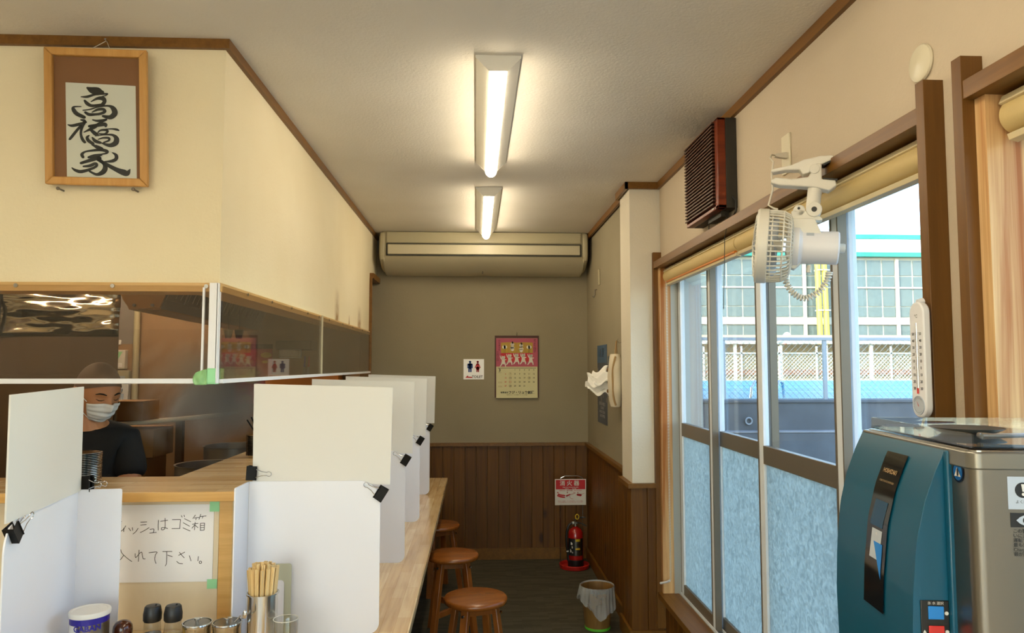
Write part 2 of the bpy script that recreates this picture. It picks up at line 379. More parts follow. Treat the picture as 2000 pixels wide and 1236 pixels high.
def text(s, size, mat, parent, fn, name='lettering', align='CENTER', local=False, bold=0, sx=1):
    """text as flat mesh; fn maps (u, v) in text plane metres to 3-D"""
    cu = bpy.data.curves.new('t', 'FONT'); cu.body = s; cu.size = size; cu.align_x = align; cu.align_y = 'CENTER'; cu.resolution_u = 2; cu.offset = bold
    to = bpy.data.objects.new('t', cu); col.objects.link(to)
    dg = bpy.context.evaluated_depsgraph_get(); me = bpy.data.meshes.new_from_object(to.evaluated_get(dg))
    off = root_of(parent) if (parent and not local) else Vector((0, 0, 0))
    for v in me.vertices: v.co = Vector(fn(v.co.x*sx, v.co.y))-off
    me.materials.clear(); me.materials.append(M[mat]); me.name = name
    col.objects.unlink(to); bpy.data.objects.remove(to); bpy.data.curves.remove(cu)
    o = bpy.data.objects.new(name, me); col.objects.link(o); o.parent = parent; return o
def stroke(mb, pts, f, closed=False):
    """brush stroke: pts (x, y, width) smoothed, f(x, y) -> 3-D; a flat ribbon of quads plus round ends"""
    P = [Vector(p) for p in pts]
    if len(P) > 2:
        Q = []
        for i in range(len(P)-1):
            a, b, c, d = P[max(i-1, 0)], P[i], P[i+1], P[min(i+2, len(P)-1)]
            for k in range(6):
                t = k/6; Q.append(.5*((2*b)+(c-a)*t+(2*a-5*b+4*c-d)*t*t+(3*b-a-3*c+d)*t**3))
        Q.append(P[-1]); P = Q
    L = []; R = []
    for i, p in enumerate(P):
        d = (P[min(i+1, len(P)-1)]-P[max(i-1, 0)]); d.z = 0
        if d.length < 1e-9: d = Vector((1, 0, 0))
        d.normalize(); n = Vector((-d.y, d.x, 0))*max(p.z, .5)*.5
        L.append(f(p.x+n.x, p.y+n.y)); R.append(f(p.x-n.x, p.y-n.y))
    m = len(P); mb._a(L+R, [(i, i+1, m+i+1, m+i) for i in range(m-1)])
    for p in (P[0], P[-1]):
        r = max(p.z, .5)*.5
        mb._a([f(p.x+r*math.cos(2*PI*k/8), p.y+r*math.sin(2*PI*k/8)) for k in range(8)], [tuple(range(8))])

# ------------------------------------------------------------------ constants
H = 2.52; XR = 1.02; XL = -.79; YB = 5.84; YF = 2.30; XF = .875; YP = 4.02; XP = .84; YK = 5.6
SILL = .29; WT = 2.034
# ------------------------------------------------------------------ structure
def st(name, mb, mat, **k):
    o = obj(name, mb, mat, **k); o['kind'] = 'structure'; return o
st('floor', MB().box(-4.6, 1.15, -3.1, 8.9, -.1, 0), 'carpet')
st('ceiling', MB().box(-4.6, 1.15, -3.1, 8.9, H, H+.1), 'ceil')
wb = st('wall_back', MB().box(-1.9, 1.15, YB+.012, YB+.12, 0, H), 'wall_back')
wr = MB().box(XR, 1.17, -3.1, -.4, 0, H).box(XR, 1.17, 1.405, 1.56, 0, H).box(XR, 1.17, 4.0, YP, 0, H)
wr.box(XR, 1.17, -.4, 1.405, WT+.04, H).box(XR, 1.17, 1.56, 4.0, WT+.04, H).box(XR+.012, 1.17, -.4, 1.405, 0, SILL-.03).box(XR+.012, 1.17, 1.56, 4.0, 0, SILL-.03)
wright = st('wall_right', wr, 'wall_right')
wfr = st('wall_alcove', MB().box(XF+.012, 1.17, 4.3, YB+.012, 0, H), 'wall_back')
wp = st('wall_pillar', MB().box(XP+.012, 1.17, YP+.012, 4.3, 0, H), 'wall')
hw = st('wall_partition', MB().box(XL-.12, XL, YF, 5.48, 1.753, H).box(-4.6, XL-.12, YF, YF+.12, 1.753, H).box(XL-.12, XL, 5.48, YB+.012, 2.17, H), 'wall_left')
st('wall_left', MB().box(-4.7, -4.6, -3.1, 8.9, 0, H), 'wall')
st('floor_bounce', MB().box(-4.6, 1.02, -3.1, .9, 0, .004), plain('pale_bounce_floor', 'cfc4ae', .5))  # unseen pale floor added to bounce light up to the ceiling
st('wall_front', MB().box(-4.6, 1.15, -3.2, -3.1, 0, .12).box(-4.6, 1.15, -3.2, -3.1, 2.3, H).box(-4.6, -2.5, -3.2, -3.1, .12, 2.3).box(-.9, -.8, -3.2, -3.1, .12, 2.3).box(.9, 1.15, -3.2, -3.1, .12, 2.3), 'wall')  # unseen rear openings, shaped for the daylight they let in
st('wall_kitchen', MB().box(-2.53, -.92, YK, YK+.1, 0, 2.4).box(-4.6, -2.53, YK, YK+.1, 0, 1.66), 'kit')
st('wall_kitchen_upper', MB().box(-4.6, -2.53, YK+.0, YK+.1, 1.66, 2.4), 'kit_gray')
st('wall_kitchen_side', MB().box(-.92, -.85, 5.44, YB+.1, 0, 2.4), 'kit')
st('ceiling_kitchen', MB().box(-4.6, XL-.13, YF+.13, YK+.1, 2.38, 2.42), 'kit')
st('roof', MB().box(-4.9, 1.25, -3.3, 9.0, H+.1, 4.6), 'kit_gray')  # unseen block over the shop, sized to shade the concrete wall outside

# doorway trim in the far left corner
st('trim_1', MB().box(XL-.13, XL+.03, 5.47, YB, 2.145, 2.185).box(XL-.13, XL+.02, 5.465, 5.485, 0, 2.145), 'trim')
# crown moulding
cr = .03
cm = MB()
cm.box(-4.6, XL, YF-.016, YF, H-cr, H).box(XL, XL+.016, YF-.016, YB, H-cr, H)
st('trim_2', cm, 'trim')
cm = MB().box(XR-.016, XR, -3.1, YP-.016, H-cr-.008, H).box(XP-.016, XR, YP-.016, YP, H-cr-.008, H).box(XP-.016, XP, YP-.016, 4.3, H-cr-.008, H).box(XP, XF, 4.3, 4.316, H-cr-.008, H).box(XF-.016, XF, 4.3, YB, H-cr-.008, H)
st('trim_3', cm, 'trim')
# header strip under the partition wall
hd = st('trim_4', MB().box(-4.6, XL-.10, YF-.012, YF+.10, 1.726, 1.753).box(XL-.10, XL+.008, YF-.012, 5.48, 1.726, 1.753), 'header')
for i, x in enumerate((-3.0, -2.42, -1.92, -1.39, -1.105, -.825)):
    s_ = MB().frustum((x, YF-.012, 1.742), (x, YF-.016, 1.742), .0065, n=12); obj('screw', s_, 'chrome', hd)
for y in (2.55, 2.85, 3.15, 3.45, 3.70, 3.95, 4.35, 4.7, 5.1, 5.35):
    obj('screw', MB().frustum((XL+.008, y, 1.742), (XL+.012, y, 1.742), .0055, n=10), 'chrome', hd)

# wainscot planks
def planks(parent, axis, a, b, fixed, z0, z1, w=.086, name='plank', d=.012):
    n = max(1, round((b-a)/w)); w = (b-a)/n; mesh = None
    for i in range(n):
        c = a+w*(i+.5)
        if mesh is None:
            mb = MB()
            if axis == 'x': mb.prism([(-w/2+.0008, 0), (-w/2+.0008, -d+.002), (-w/2+.003, -d), (w/2-.003, -d), (w/2-.0008, -d+.002), (w/2-.0008, 0)], z0, z1, lambda u, v, ww: (u, v, ww))
            else: mb.prism([(0, -w/2+.0008), (-d+.002, -w/2+.0008), (-d, -w/2+.003), (-d, w/2-.003), (-d+.002, w/2-.0008), (0, w/2-.0008)], z0, z1, lambda u, v, ww: (u, v, ww))
            o = obj(name, mb, 'plank', parent, local=True, smooth=0); mesh = o.data
        else:
            o = bpy.data.objects.new(name, mesh); col.objects.link(o); o.parent = parent
        o.location = (c, fixed, 0) if axis == 'x' else (fixed, c, 0)
planks(wb, 'x', -.87, XF, YB+.012, .0, .875)
planks(wfr, 'y', 4.3, YB, XF+.012, .0, .875)
planks(wp, 'y', YP+.0, 4.3, XP+.012, 0, .84)
planks(wp, 'x', XP, XR, YP+.012, 0, .84)
planks(wright, 'y', 1.405, YP, XR+.012, .0, SILL-.03)
st('trim_5', MB().box(-.87, XF, YB-.02, YB+.012, .872, .897), 'trim')
st('trim_6', MB().box(XF-.018, XF+.012, 4.3, YB-.02, .872, .897), 'trim')
st('trim_7', MB().box(XP-.016, XR, YP-.018, YP+.012, .838, .862).box(XP-.016, XP+.012, YP+.012, 4.3, .838, .862), 'trim')
st('baseboard_back', MB().box(-.87, XF-.012, YB-.014, YB, 0, .085), 'trim')
st('baseboard_alcove', MB().box(XF-.014, XF, 4.3, YB-.014, 0, .085), 'trim')
st('baseboard_pillar', MB().box(XP-.014, XR, YP-.014, YP, 0, .085).box(XP-.014, XP, YP, 4.3, 0, .085), 'trim')

# ------------------------------------------------------------------ windows
def window(name, y0, y1, sashes, jx, wide_post=False):
    w = thing(name, (XR, (y0+y1)/2, 0), kind='structure')
    xo = .974
    for yy in ((y0-.0, y0-.03), (y1, y1+.03)):
        obj('casing_post', MB().box(xo, XR, min(yy), max(yy), .0 if yy[0] < y1 else .10, 2.125), 'trim_v', w, bevel=.001)
    obj('head_casing', MB().box(xo+.002, 1.17, y0, y1, WT, WT+.038), 'trim', w, bevel=.001)
    obj('sill', MB().box(xo+.004, 1.085, y0, y1, SILL-.03, SILL), 'jamb' if False else 'trim', w, bevel=.002)
    for yy, ft in ((y1-.03, 1), (y0, -1)):
        obj('jamb_board', MB().box(XR-.02, jx, yy, yy+.03, SILL, WT), 'jamb', w)
    # aluminium frame
    fr = MB().box(jx, 1.23, y0, y0+.032, SILL-.03, WT).box(jx, 1.23, y1-.032, y1, SILL-.03, WT).box(jx+.02, 1.23, y0, y1, WT-.02, WT).box(1.085, 1.23, y0, y1, SILL-.045, SILL-.004)
    fo = obj('metal_frame', fr, 'alu_jamb', w)
    fr = MB()
    for x in (1.092, 1.128, 1.165): fr.box(x, x+.004, y0+.032, y1-.032, SILL-.004, SILL+.008)
    obj('track', fr, 'alu', fo)
    for (a, b, x, lock) in sashes:
        z0, z1 = SILL+.002, WT-.022; r0, r1 = 1.125, 1.195; t = .024; sw = .05
        s_ = obj('sash', MB().box(x, x+t, a, a+sw, z0, z1).box(x, x+t, b-sw, b, z0, z1).box(x+.001, x+t-.001, a+sw, b-sw, z1-.035, z1), 'alu', w, bevel=.002)
        obj('sash_gasket', MB().box(x-.003, x+t, a+sw-.004, a+sw+.004, z0, z1).box(x-.003, x+t, b-.008, b-.001, z0, z1).box(x-.004, x+t, a-.001, a+.006, z0, z1), 'alu_dk', s_)
        obj('mid_rail', MB().box(x-.002, x+t, a+sw, b-sw, r0, r1), 'alu_dk', s_, bevel=.002)
        obj('bottom_rail', MB().box(x-.002, x+t, a+sw, b-sw, z0, z0+.055), 'alu_dk', s_, bevel=.002)
        obj('clear_pane', MB().box(x+.010, x+.013, a+sw, b-sw, r1, z1-.035), 'glass', s_, smooth=0)
        obj('frosted_pane', MB().box(x+.010, x+.011, a+sw, b-sw, z0+.055, r0), 'frost', s_, smooth=0)
        if lock:
            l = MB().box(x-.018, x, b-.045, b-.017, .985, 1.055).box(x-.03, x-.018, b-.04, b-.022, 1.0, 1.04).frustum((x-.004, b-.03, 1.085), (x, b-.03, 1.085), .006, n=10)
            obj('crescent_lock', l, 'alu_dk', s_, bevel=.002)
    return w
w1 = window('window_1', 1.56, 4.0, [(3.40, 3.975, 1.100, 0), (2.80, 3.47, 1.138, 0), (2.17, 2.85, 1.100, 0), (1.59, 2.235, 1.138, 1)], 1.06)
w2 = window('window_2', -.4, 1.405, [(.52, 1.37, 1.138, 0), (-.36, .60, 1.100, 0)], 1.12)
st('window_unseen', MB().box(-2.5, -.9, -3.16, -3.15, .12, 2.3).box(-.8, .9, -3.16, -3.15, .12, 2.3), 'glass')  # unseen glazing of the rear openings, added for daylight on the front wall

# ------------------------------------------------------------------ ceiling lamps
def lamp(y0, label):
    L = 1.25; t = thing('ceiling_lamp', (.07, y0+L/2, H), label, 'ceiling light', 'strip lights along the aisle ceiling')
    hb = L/2
    prof = [(-.074, 0), (-.074, -.008), (-.030, -.052), (.030, -.052), (.074, -.008), (.074, 0)]
    obj('housing', MB().prism(prof, -hb, hb, lambda u, v, w: (u, w, v)), 'lamp_body', t, local=True, smooth=0)
    d = [(.029*math.cos(a), -.052+.034*math.sin(a)) for a in [PI+PI*i/12 for i in range(13)]]
    d = [(u, v if abs(u) < .028 else v) for u, v in d]
    obj('diffuser', MB().prism(d, -hb+.002, hb-.002, lambda u, v, w: (u, w, v)), 'lamp', t, local=True, bevel=.006)
    for s in (-1, 1):
        obj('end_cap', MB().prism([(u*1.02, v*1.02) for u, v in prof], s*hb, s*(hb+.004), lambda u, v, w: (u, w, v)), 'lamp_body', t, local=True, smooth=0)
    return t
lamp(2.37, 'long white strip light on the ceiling, nearer of the two in view')
lamp(4.17, 'long white strip light on the ceiling just before the air conditioner')
lamp(.45, 'long white strip light on the ceiling above the room entrance side')
for i_, (x_, y_) in enumerate(((-1.3, .6), (-2.9, .6), (-1.3, -1.6), (-2.9, -1.6))):  # unseen lamps added to brighten the front wall and near ceiling
    l4 = lamp(.3, 'added fill strip light, unseen, '+('above the front counter seats nearest the aisle', 'above the far front counter seats', 'near the entrance on the aisle side', 'near the entrance on the far side')[i_]); l4.location = (x_, y_, H)

# ------------------------------------------------------------------ air conditioner
ac = thing('air_conditioner', (.06, YB, 2.2), 'wide cream ceiling air conditioner across the end wall', 'air conditioner')
x0, x1 = -.735, .855
prof = [(YB, H), (5.60, H), (5.585, 2.49), (5.585, 2.33), (5.60, 2.315), (5.70, 2.235), (YB, 2.215)]
def YZ(u, v, w): return (w, u, v)
obj('body', MB().prism(prof, x0+.02, x1-.02, YZ), 'ac', ac, bevel=.003)
for a, b in ((x0, x0+.04), (x1-.04, x1)):
    s = 1 if a == x0 else -1
    o = obj('end_cap', MB().prism([(YB, H-.004), (5.59, H-.004), (5.57, 2.485), (5.57, 2.345), (5.59, 2.305), (5.72, 2.245), (YB, 2.235)], a, b, YZ), 'ac', ac, bevel=.012)
obj('top_strip', MB().box(x0+.055, x1-.055, 5.574, 5.60, 2.432, H-.006), 'ac', ac, bevel=.003)
obj('louvre_recess', MB().box(x0+.05, x1-.05, 5.578, 5.60, 2.332, 2.428), 'ac_dark', ac)
obj('louvre_flap', MB().box(x0+.062, x1-.062, 5.566, 5.582, 2.342, 2.418), 'ac_lo', ac, bevel=.005)
obj('underside_panel', MB().prism([(5.578, 2.326), (5.60, 2.308), (5.70, 2.228), (YB-.004, 2.208), (YB-.004, 2.214), (5.70, 2.236), (5.60, 2.318)], x0+.03, x1-.03, YZ), 'ac_lo', ac)
obj('panel_seam', MB().box(.045, .05, 5.69, 5.73, 2.215, 2.232), 'ac_dark', ac)
text('- --------', .018, 'cloth_tan', ac, lambda u, v: (.70+u, 5.632-v*.78-.003, 2.278+v*.62-.003), 'badge_lettering')

# ------------------------------------------------------------------ serving counter (kitchen side)
sc_t = thing('serving_counter', (-.79, 2.34, 0), 'raised wooden serving counter wrapping the kitchen under the acrylic screen', 'counter')
top = MB().prism([(-4.595, 2.30), (-.726, 2.30), (-.726, 5.48), (-1.02, 5.48), (-1.02, 2.62), (-4.595, 2.62)], 1.097, 1.120, lambda u, v, w: (u, v, w))
obj('countertop', top, 'butcher_x', sc_t, bevel=.002)
obj('edge_strip', MB().box(-4.595, -.724, 2.292, 2.30, 1.092, 1.1195).box(-.726, -.718, 2.292, 5.48, 1.092, 1.1195), 'pass_edge', sc_t, bevel=.0015)
obj('front_panel', MB().box(-4.595, -.79, 2.35, 2.37, 0, 1.092), 'ply', sc_t)
obj('side_panel', MB().box(-.775, -.757, 2.37, 5.48, 0, 1.092), 'ply', sc_t)
obj('corner_post', MB().box(-.785, -.745, 2.335, 2.372, .70, 1.092), 'pass_edge', sc_t, bevel=.002)
obj('inner_panel', MB().box(-4.595, -1.0, 2.585, 2.60, 0, 1.092).box(-1.0, -.985, 2.6, 5.48, 0, 1.092), 'kit_dark', sc_t)

# ------------------------------------------------------------------ eating counter (L shape)
ct = thing('dining_counter', (-.5, 2.3, 0), 'L-shaped laminated pine eating counter along the kitchen side', 'counter')
def topshape(a, b): return MB().prism(a, .668, .70, b)
f3 = lambda u, v, w: (u, v, w)
obj('side_top', topshape([(-.755, 1.68), (-.20, 1.68), (-.20, 5.36), (-.755, 5.36)], f3), 'butcher_y', ct, bevel=.003)
obj('front_top', topshape([(-4.595, 1.68), (-.757, 1.68), (-.757, 2.348), (-4.595, 2.348)], f3), 'butcher_x', ct, bevel=.003)
obj('support_panel', MB().box(-.73, -.71, 1.9, 5.3, 0, .668).box(-4.4, -.73, 2.1, 2.12, 0, .668), 'kit_dark', ct)
for y in (1.8, 3.5, 5.28): obj('bracket', MB().box(-.71, -.42, y, y+.03, .60, .668), 'pass_edge', ct)

# ------------------------------------------------------------------ acrylic sneeze guard
sg = thing('acrylic_guard', (-.80, 2.3, 1.45), 'clear acrylic guard with white edge strips hanging above the serving counter', 'screen')
zb = 1.458
obj('front_pane', MB().box(-4.5, -.812, 2.286, 2.289, zb, 1.744), 'plexi', sg, smooth=0)
obj('side_pane', MB().box(-.782, -.779, 2.30, 3.745, zb, 1.744), 'plexi', sg, smooth=0)
obj('side_pane', MB().box(-.782, -.779, 3.755, 5.47, zb, 1.744), 'plexi', sg, smooth=0)
obj('bottom_channel', MB().box(-4.5, -.80, 2.280, 2.294, zb-.012, zb+.003), 'white_pl', sg, bevel=.001)
obj('bottom_channel', MB().box(-.787, -.773, 2.30, 5.47, zb-.012, zb+.001), 'white_pl', sg, bevel=.001)
obj('corner_strip', MB().box(-.812, -.786, 2.276, 2.281, zb-.012, 1.752).box(-.790, -.784, 2.276, 2.30, zb-.012, 1.752), 'white_pl', sg, bevel=.001)
obj('edge_strip', MB().box(-.833, -.827, 2.279, 2.286, zb, 1.738), 'white_pl', sg)
obj('joint_strip', MB().box(-.778, -.772, 3.742, 3.758, zb, 1.752), 'ac_lo', sg)
tp = thing('green_tape_patch', (-.82, 2.27, 1.46), 'pale green tape wrapped around the bottom corner of the acrylic guard', 'tape')
obj('corner_wrap', MB().grid(lambda u, v: ((-.812+.031*u) if u < .85 else -.7855, 2.2745 if u < .85 else 2.2745+.03*(u-.85)/.15, zb-.014+.048*v), 8, 6), 'green_tape', tp, solid=.0008)
obj('loose_flap', MB().grid(lambda u, v: (-.853+.041*u+.006*(v-.5)**2*4*(1-u), 2.273+.004*math.sin(9*u)*math.sin(5*v), zb-.016+.047*v*(1-.28*(1-u)**2)), 12, 10), 'tape2', tp, solid=.0006)
obj('side_flap', MB().grid(lambda u, v: (-.7835, 2.305+.035*u, zb-.010+.044*v), 3, 3), 'tape2', tp, solid=.0006)

# ------------------------------------------------------------------ privacy screens on the counter
def rrect(w, h, r_tr, r_br=0, n=8, r_bl=0):
    P = [(0, 0)] if not r_bl else [(r_bl-r_bl*math.sin(PI/2*i/n)*0-r_bl*math.cos(PI/2*i/n)*1+0, r_bl-r_bl*math.sin(PI/2*i/n)) for i in range(n+1)]
    if r_br: P += [(w-r_br+r_br*math.sin(PI/2*i/n), r_br-r_br*math.cos(PI/2*i/n)) for i in range(n+1)]
    else: P.append((w, 0))
    P += [(w-r_tr+r_tr*math.cos(PI/2*i/n), h-r_tr+r_tr*math.sin(PI/2*i/n)) for i in range(n+1)]
    P.append((0, h)); return P
def divider(loc, rz, label, mirror=1, tilt=0.0):
    """local: board in the xz plane from x=0 to x=.40, flap at x=0 towards -y"""
    t = thing('divider_screen', loc, label, 'divider', 'white divider screens on the eating counter', rz=rz)
    m = mirror
    lo = MB().prism([(m*u, v) for u, v in rrect(.392, .452, .065, .03)], 0, .004, XZ(-.002)); obj('lower_board', lo, 'screen_lo', t, local=True, smooth=20)
    fl = MB().prism([(-u, v) for u, v in rrect(.125, .452, .006, .02)], 0, .004, lambda u, v, w: (-.003*m+w-.002, u, v)); obj('side_flap', fl, 'screen_lo', t, local=True, smooth=20)
    a = tilt
    def hb(u, v, w):
        x = u*math.cos(a)-v*math.sin(a); z = u*math.sin(a)+v*math.cos(a); return (m*(x+.008), .004+w, z+.448)
    up = MB().prism([(0, .0), (.412, -.004), (.414, .290), (-.006, .297)], 0, .004, hb); obj('upper_board', up, 'screen_hi', t, local=True, smooth=20)
    return t
S = [2.285, 3.08, 3.87, 4.68]
lab = ['large white divider screen nearest the chopstick pot', 'white divider screen second from the chopstick pot along the counter', 'white divider screen third from the chopstick pot along the counter', 'white divider screen nearest the end wall on the counter']
for y, l in zip(S, lab): divider((-.681, y, .70), 0, l, 1, -.012)
# left one runs along y, flap towards +x
t = thing('divider_screen', (-1.098, 2.12, .70), 'white divider screen standing behind the spice tin at the front counter', 'divider', 'white divider screens on the eating counter', rz=.125)
lo = MB().prism([(-u, v) for u, v in rrect(.402, .456, .075, .03)], 0, .004, lambda u, v, w: (w-.002, u, v)); obj('lower_board', lo, 'screen_lo', t, local=True, smooth=20)
fl = MB().prism([(u, v) for u, v in rrect(.112, .458, .006, .0)], 0, .004, lambda u, v, w: (u+.002, w-.002, v)); obj('side_flap', fl, 'screen_lo', t, local=True, smooth=20)
up = MB().prism([(.0, .455), (-.412, .450), (-.416, .735), (-.006, .742)], 0, .004, lambda u, v, w: (w+.004, u, v)); obj('upper_board', up, 'screen_hi', t, local=True, smooth=20)

def clip(loc, xd, nd, label, group='binder clips on the divider screens'):
    """xd: direction of the mouth, nd: board normal"""
    t = thing('binder_clip', loc, label, 'binder clip', group)
    xd = Vector(xd).normalized(); nd = Vector(nd).normalized(); yd = nd.cross(xd)
    R = Matrix((xd, yd, nd)).transposed()
    W = .021
    prof = [(0, -.013), (.0, .013), (.026, .0065), (.029, .0085), (.030, .0068), (.026, .0045), (.003, .0105), (.003, -.0105), (.026, -.0045), (.030, -.0068), (.029, -.0085), (.026, -.0065)]
    obj('clip_body', MB().prism(prof, -W, W, lambda u, v, w: R @ Vector((u, w, v))), 'black', t, local=True, smooth=0)
    for s in (-1, 1):
        pts = [(.028, -.012, s*.009), (.045, -.006, s*.0085), (.060, -.0045, s*.009)]+[(.066+.008*math.cos(a), .007*math.sin(a), s*.0095) for a in [-2.3+4.6*i/10 for i in range(11)]]+[(.060, .0045, s*.009), (.045, .006, s*.0085), (.028, .012, s*.009)]
        obj('wire_handle', MB().tube([R @ Vector(p) for p in pts], .0011, 6), 'chrome', t, local=True)
    return t
for i, (y, lb) in enumerate(zip(S, ['clip at the aisle-side corner of the large nearest screen', 'clip on the aisle-side corner of the second screen', 'clip on the aisle-side corner of the third screen', 'clip half hidden at the corner of the farthest screen'])):
    clip((-.275, y+.001, 1.105), (-.80, 0, .50), (0, -1, 0), 'black binder '+lb)
clip((-.688, 2.286, 1.178), (1, 0, -.05), (0, -1, 0), 'black binder clip on the kitchen-side edge of the nearest screen')
clip((-1.046, 1.742, 1.115), (.05, .8, .55), (1, 0, 0), 'black binder clip at the near corner of the screen behind the tin')
clip((-1.092, 2.138, 1.172), (0.9, -.35, .02), (.35, .9, 0), 'black binder clip at the inner fold of the screen behind the tin')

# ------------------------------------------------------------------ table items
def chopsticks():
    c = (-.583, 2.10); t = thing('chopstick_pot', (c[0], c[1], .70), 'tall polished steel pot packed with chopsticks before the nearest screen', 'pot')
    R = .040; h = .176
    obj('cup', MB().lathe([(0, .002), (R, 0), (R, h), (R+.0035, h+.0005), (R+.0035, h+.004), (R, h+.005), (R-.002, h+.002), (R-.002, .004), (0, .004)], n=48), 'steel', t, local=True, smooth=30)
    rnd = random.Random(3); me = None; k = 0
    for ring, n in ((0, 1), (.009, 6), (.019, 11), (.029, 16)):
        for i in range(n):
            a = 2*PI*i/n+ring*40; bx, by = ring*.62*math.cos(a), ring*.62*math.sin(a); tx, ty = ring*1.30*math.cos(a+.25), ring*1.30*math.sin(a+.25)
            L = .248+rnd.uniform(-.006, .010)-(.01 if ring > .02 else 0); w = .0040
            if me is None:
                m = MB()
                for sx in (-1, 1): m.box(min(0, sx*w*1.05)+sx*.0003, max(0, sx*w*1.05)+sx*.0003, -w*.75, w*.75, 0, .22)
                o = obj('chopsticks', m, 'bamboo', None, local=True, smooth=0); me = o.data
            else: o = bpy.data.objects.new('chopsticks', me); col.objects.link(o)
            o.location = (c[0]+bx, c[1]+by, .7055)
            d = Vector((tx-bx, ty-by, L)); q = d.to_track_quat('Z', 'Y'); q = q @ Matrix.Rotation(rnd.uniform(0, PI), 3, 'Z').to_quaternion(); o.rotation_mode = 'QUATERNION'; o.rotation_quaternion = q
            o.scale = (1, 1, L/.22)
            tag(o, 'pair of pale disposable wooden chopsticks standing in the steel pot', 'chopsticks', 'chopsticks in the steel pot'); k += 1
chopsticks()
def tumbler():
    t = thing('drinking_glass', (-.513, 2.075, .70), 'clear smoky tumbler beside the chopstick pot', 'glass')
    obj('glass_wall', MB().lathe([(0, .004), (.027, .003), (.030, .006), (.0335, .115), (.0325, .1165), (.0315, .115), (.028, .010), (0, .009)], n=48), 'glass_obj', t, local=True)
    obj('rim', MB().tube([(.0325*math.cos(a), .0325*math.sin(a), .1165) for a in [2*PI*i/48 for i in range(48)]], .0009, 6, True), 'cord_w', t, local=True)
tumbler()
def canister(x, y, label):
    t = thing('condiment_canister', (x, y, .70), label, 'canister', 'steel condiment canisters on the counter')
    R = .037; h = .098
    obj('can', MB().lathe([(0, 0), (R, 0), (R, h-.008), (R+.001, h-.006), (R+.001, h), (R+.003, h+.002), (R+.002, h+.005), (R-.001, h+.005), (R-.002, h-.002), (0, h-.002)], n=48), 'steel', t, local=True, smooth=30)
    l = obj('lid', MB().lathe([(R-.003, h+.001), (R-.004, h+.004), (.012, h+.004), (0, h+.004)], n=40), 'brushed', t, local=True)
    obj('knob', MB().lathe([(.004, h+.003), (.004, h+.009), (.008, h+.011), (.008, h+.016), (0, h+.017)], n=20), 'steel', l, local=True)
    return t
canister(-.757, 2.10, 'round steel condiment canister beside the soy bottles')
canister(-.677, 2.10, 'round steel condiment canister with a spoon handle, beside the chopstick pot')
sp = thing('serving_spoon', (-.65, 2.12, .80), 'thin steel spoon resting in the condiment canister', 'spoon')
obj('handle', MB().tube([(-.672, 2.105, .795), (-.655, 2.10, .802), (-.638, 2.095, .822), (-.622, 2.05, .828), (-.612, 2.035, .833)], .002, 8).ball((-.611, 2.035, .842), (.006, .0025, .011)), 'steel', sp)
def bottle(x, y, liquid, label):
    t = thing('sauce_bottle', (x, y, .70), label, 'bottle', 'glass sauce bottles with black caps')
    obj('glass', MB().lathe([(0, 0), (.024, 0), (.026, .004), (.0265, .050), (.0225, .085), (.0205, .112), (.0205, .118)], n=40), 'glass_obj', t, local=True)
    obj('sauce', MB().lathe([(0, .003), (.0235, .004), (.025, .050), (.0228, .075), (0, .075)], n=40), liquid, t, local=True)
    obj('cap', MB().lathe([(.0212, .108), (.0235, .112), (.0238, .128), (.0205, .146), (.018, .149), (0, .150)], n=40).frustum((.008, 0, .149), (.010, 0, .1525), .003, .002, 8), 'blackp', t, local=True)
    return t
bottle(-.877, 2.10, 'soy', 'glass sauce bottle with black cap holding dark soy sauce')
bottle(-.822, 2.10, 'oil', 'glass sauce bottle with black cap holding yellow vinegar')
sh = thing('pepper_shaker', (-.946, 2.08, .70), 'small shaker with a dark brown domed lid', 'shaker')
obj('jar', MB().lathe([(0, 0), (.022, 0), (.023, .003), (.0235, .080), (.023, .088)], n=36), 'glass_obj', sh, local=True)
obj('pepper', MB().lathe([(0, .002), (.021, .003), (.0215, .055), (0, .055)], n=30), 'cloth_tan', sh, local=True)
obj('dome_lid', MB().lathe([(.0245, .084), (.0250, .093), (.0235, .104), (.018, .113), (.009, .1175), (0, .1185)], n=36), 'brown_pl', sh, local=True)
tin = thing('spice_tin', (-.996, 2.005, .70), 'large steel spice tin with white lid and blue lettering', 'tin')
R = .0455
obj('tin_body', MB().lathe([(0, 0), (R, 0), (R, .158)], n=56), 'brushed', tin, local=True)
obj('blue_band', MB().lathe([(R+.0005, .143), (R+.0005, .159)], n=56), 'navy', tin, local=True)
obj('plastic_lid', MB().lathe([(R+.0005, .158), (R+.003, .159), (R+.0035, .168), (R+.002, .171), (R-.004, .1715), (R-.006, .170), (0, .170)], n=56), 'screen_hi', tin, local=True)
obj('white_label', MB().grid(lambda u, v: (R*1.006*math.cos(-2.9+1.1*u), R*1.006*math.sin(-2.9+1.1*u), .002+.140*v), 20, 2), 'sign_w', tin, local=True)
def wrap(zc, a0): return lambda u, v: (-.996+(R+.0012)*math.cos(a0+u/R), 2.005+(R+.0012)*math.sin(a0+u/R), .70+zc+v)
text('GABAN', .0195, 'navy', tin, wrap(.135, -1.24), bold=.0006, sx=1.0)
text('SPICE', .014, 'navy', tin, wrap(.100, -1.05), sx=1)
obj('label_block', MB().grid(lambda u, v: (R*1.01*math.cos(-1.5+.75*u), R*1.01*math.sin(-1.5+.75*u), .02+.04*v), 12, 2), 'navy', tin, local=True)
mc = thing('patch_card', (-.575, 2.262, .70), 'grey-green card added for a rounded patch on the nearest screen', 'card')  # thin rounded cards put in for an unidentified patch on the screen
obj('back_patch_card', MB().prism([(u-.0, v) for u, v in rrect(.05, .212, .008, .002)], 0, .002, lambda u, v, w: (u-.022, w+.006+.006*v, v)), 'sticker_g' if 'sticker_g' in M else plain('grey_green_patch', 'b9bba6', .35), mc, local=True)
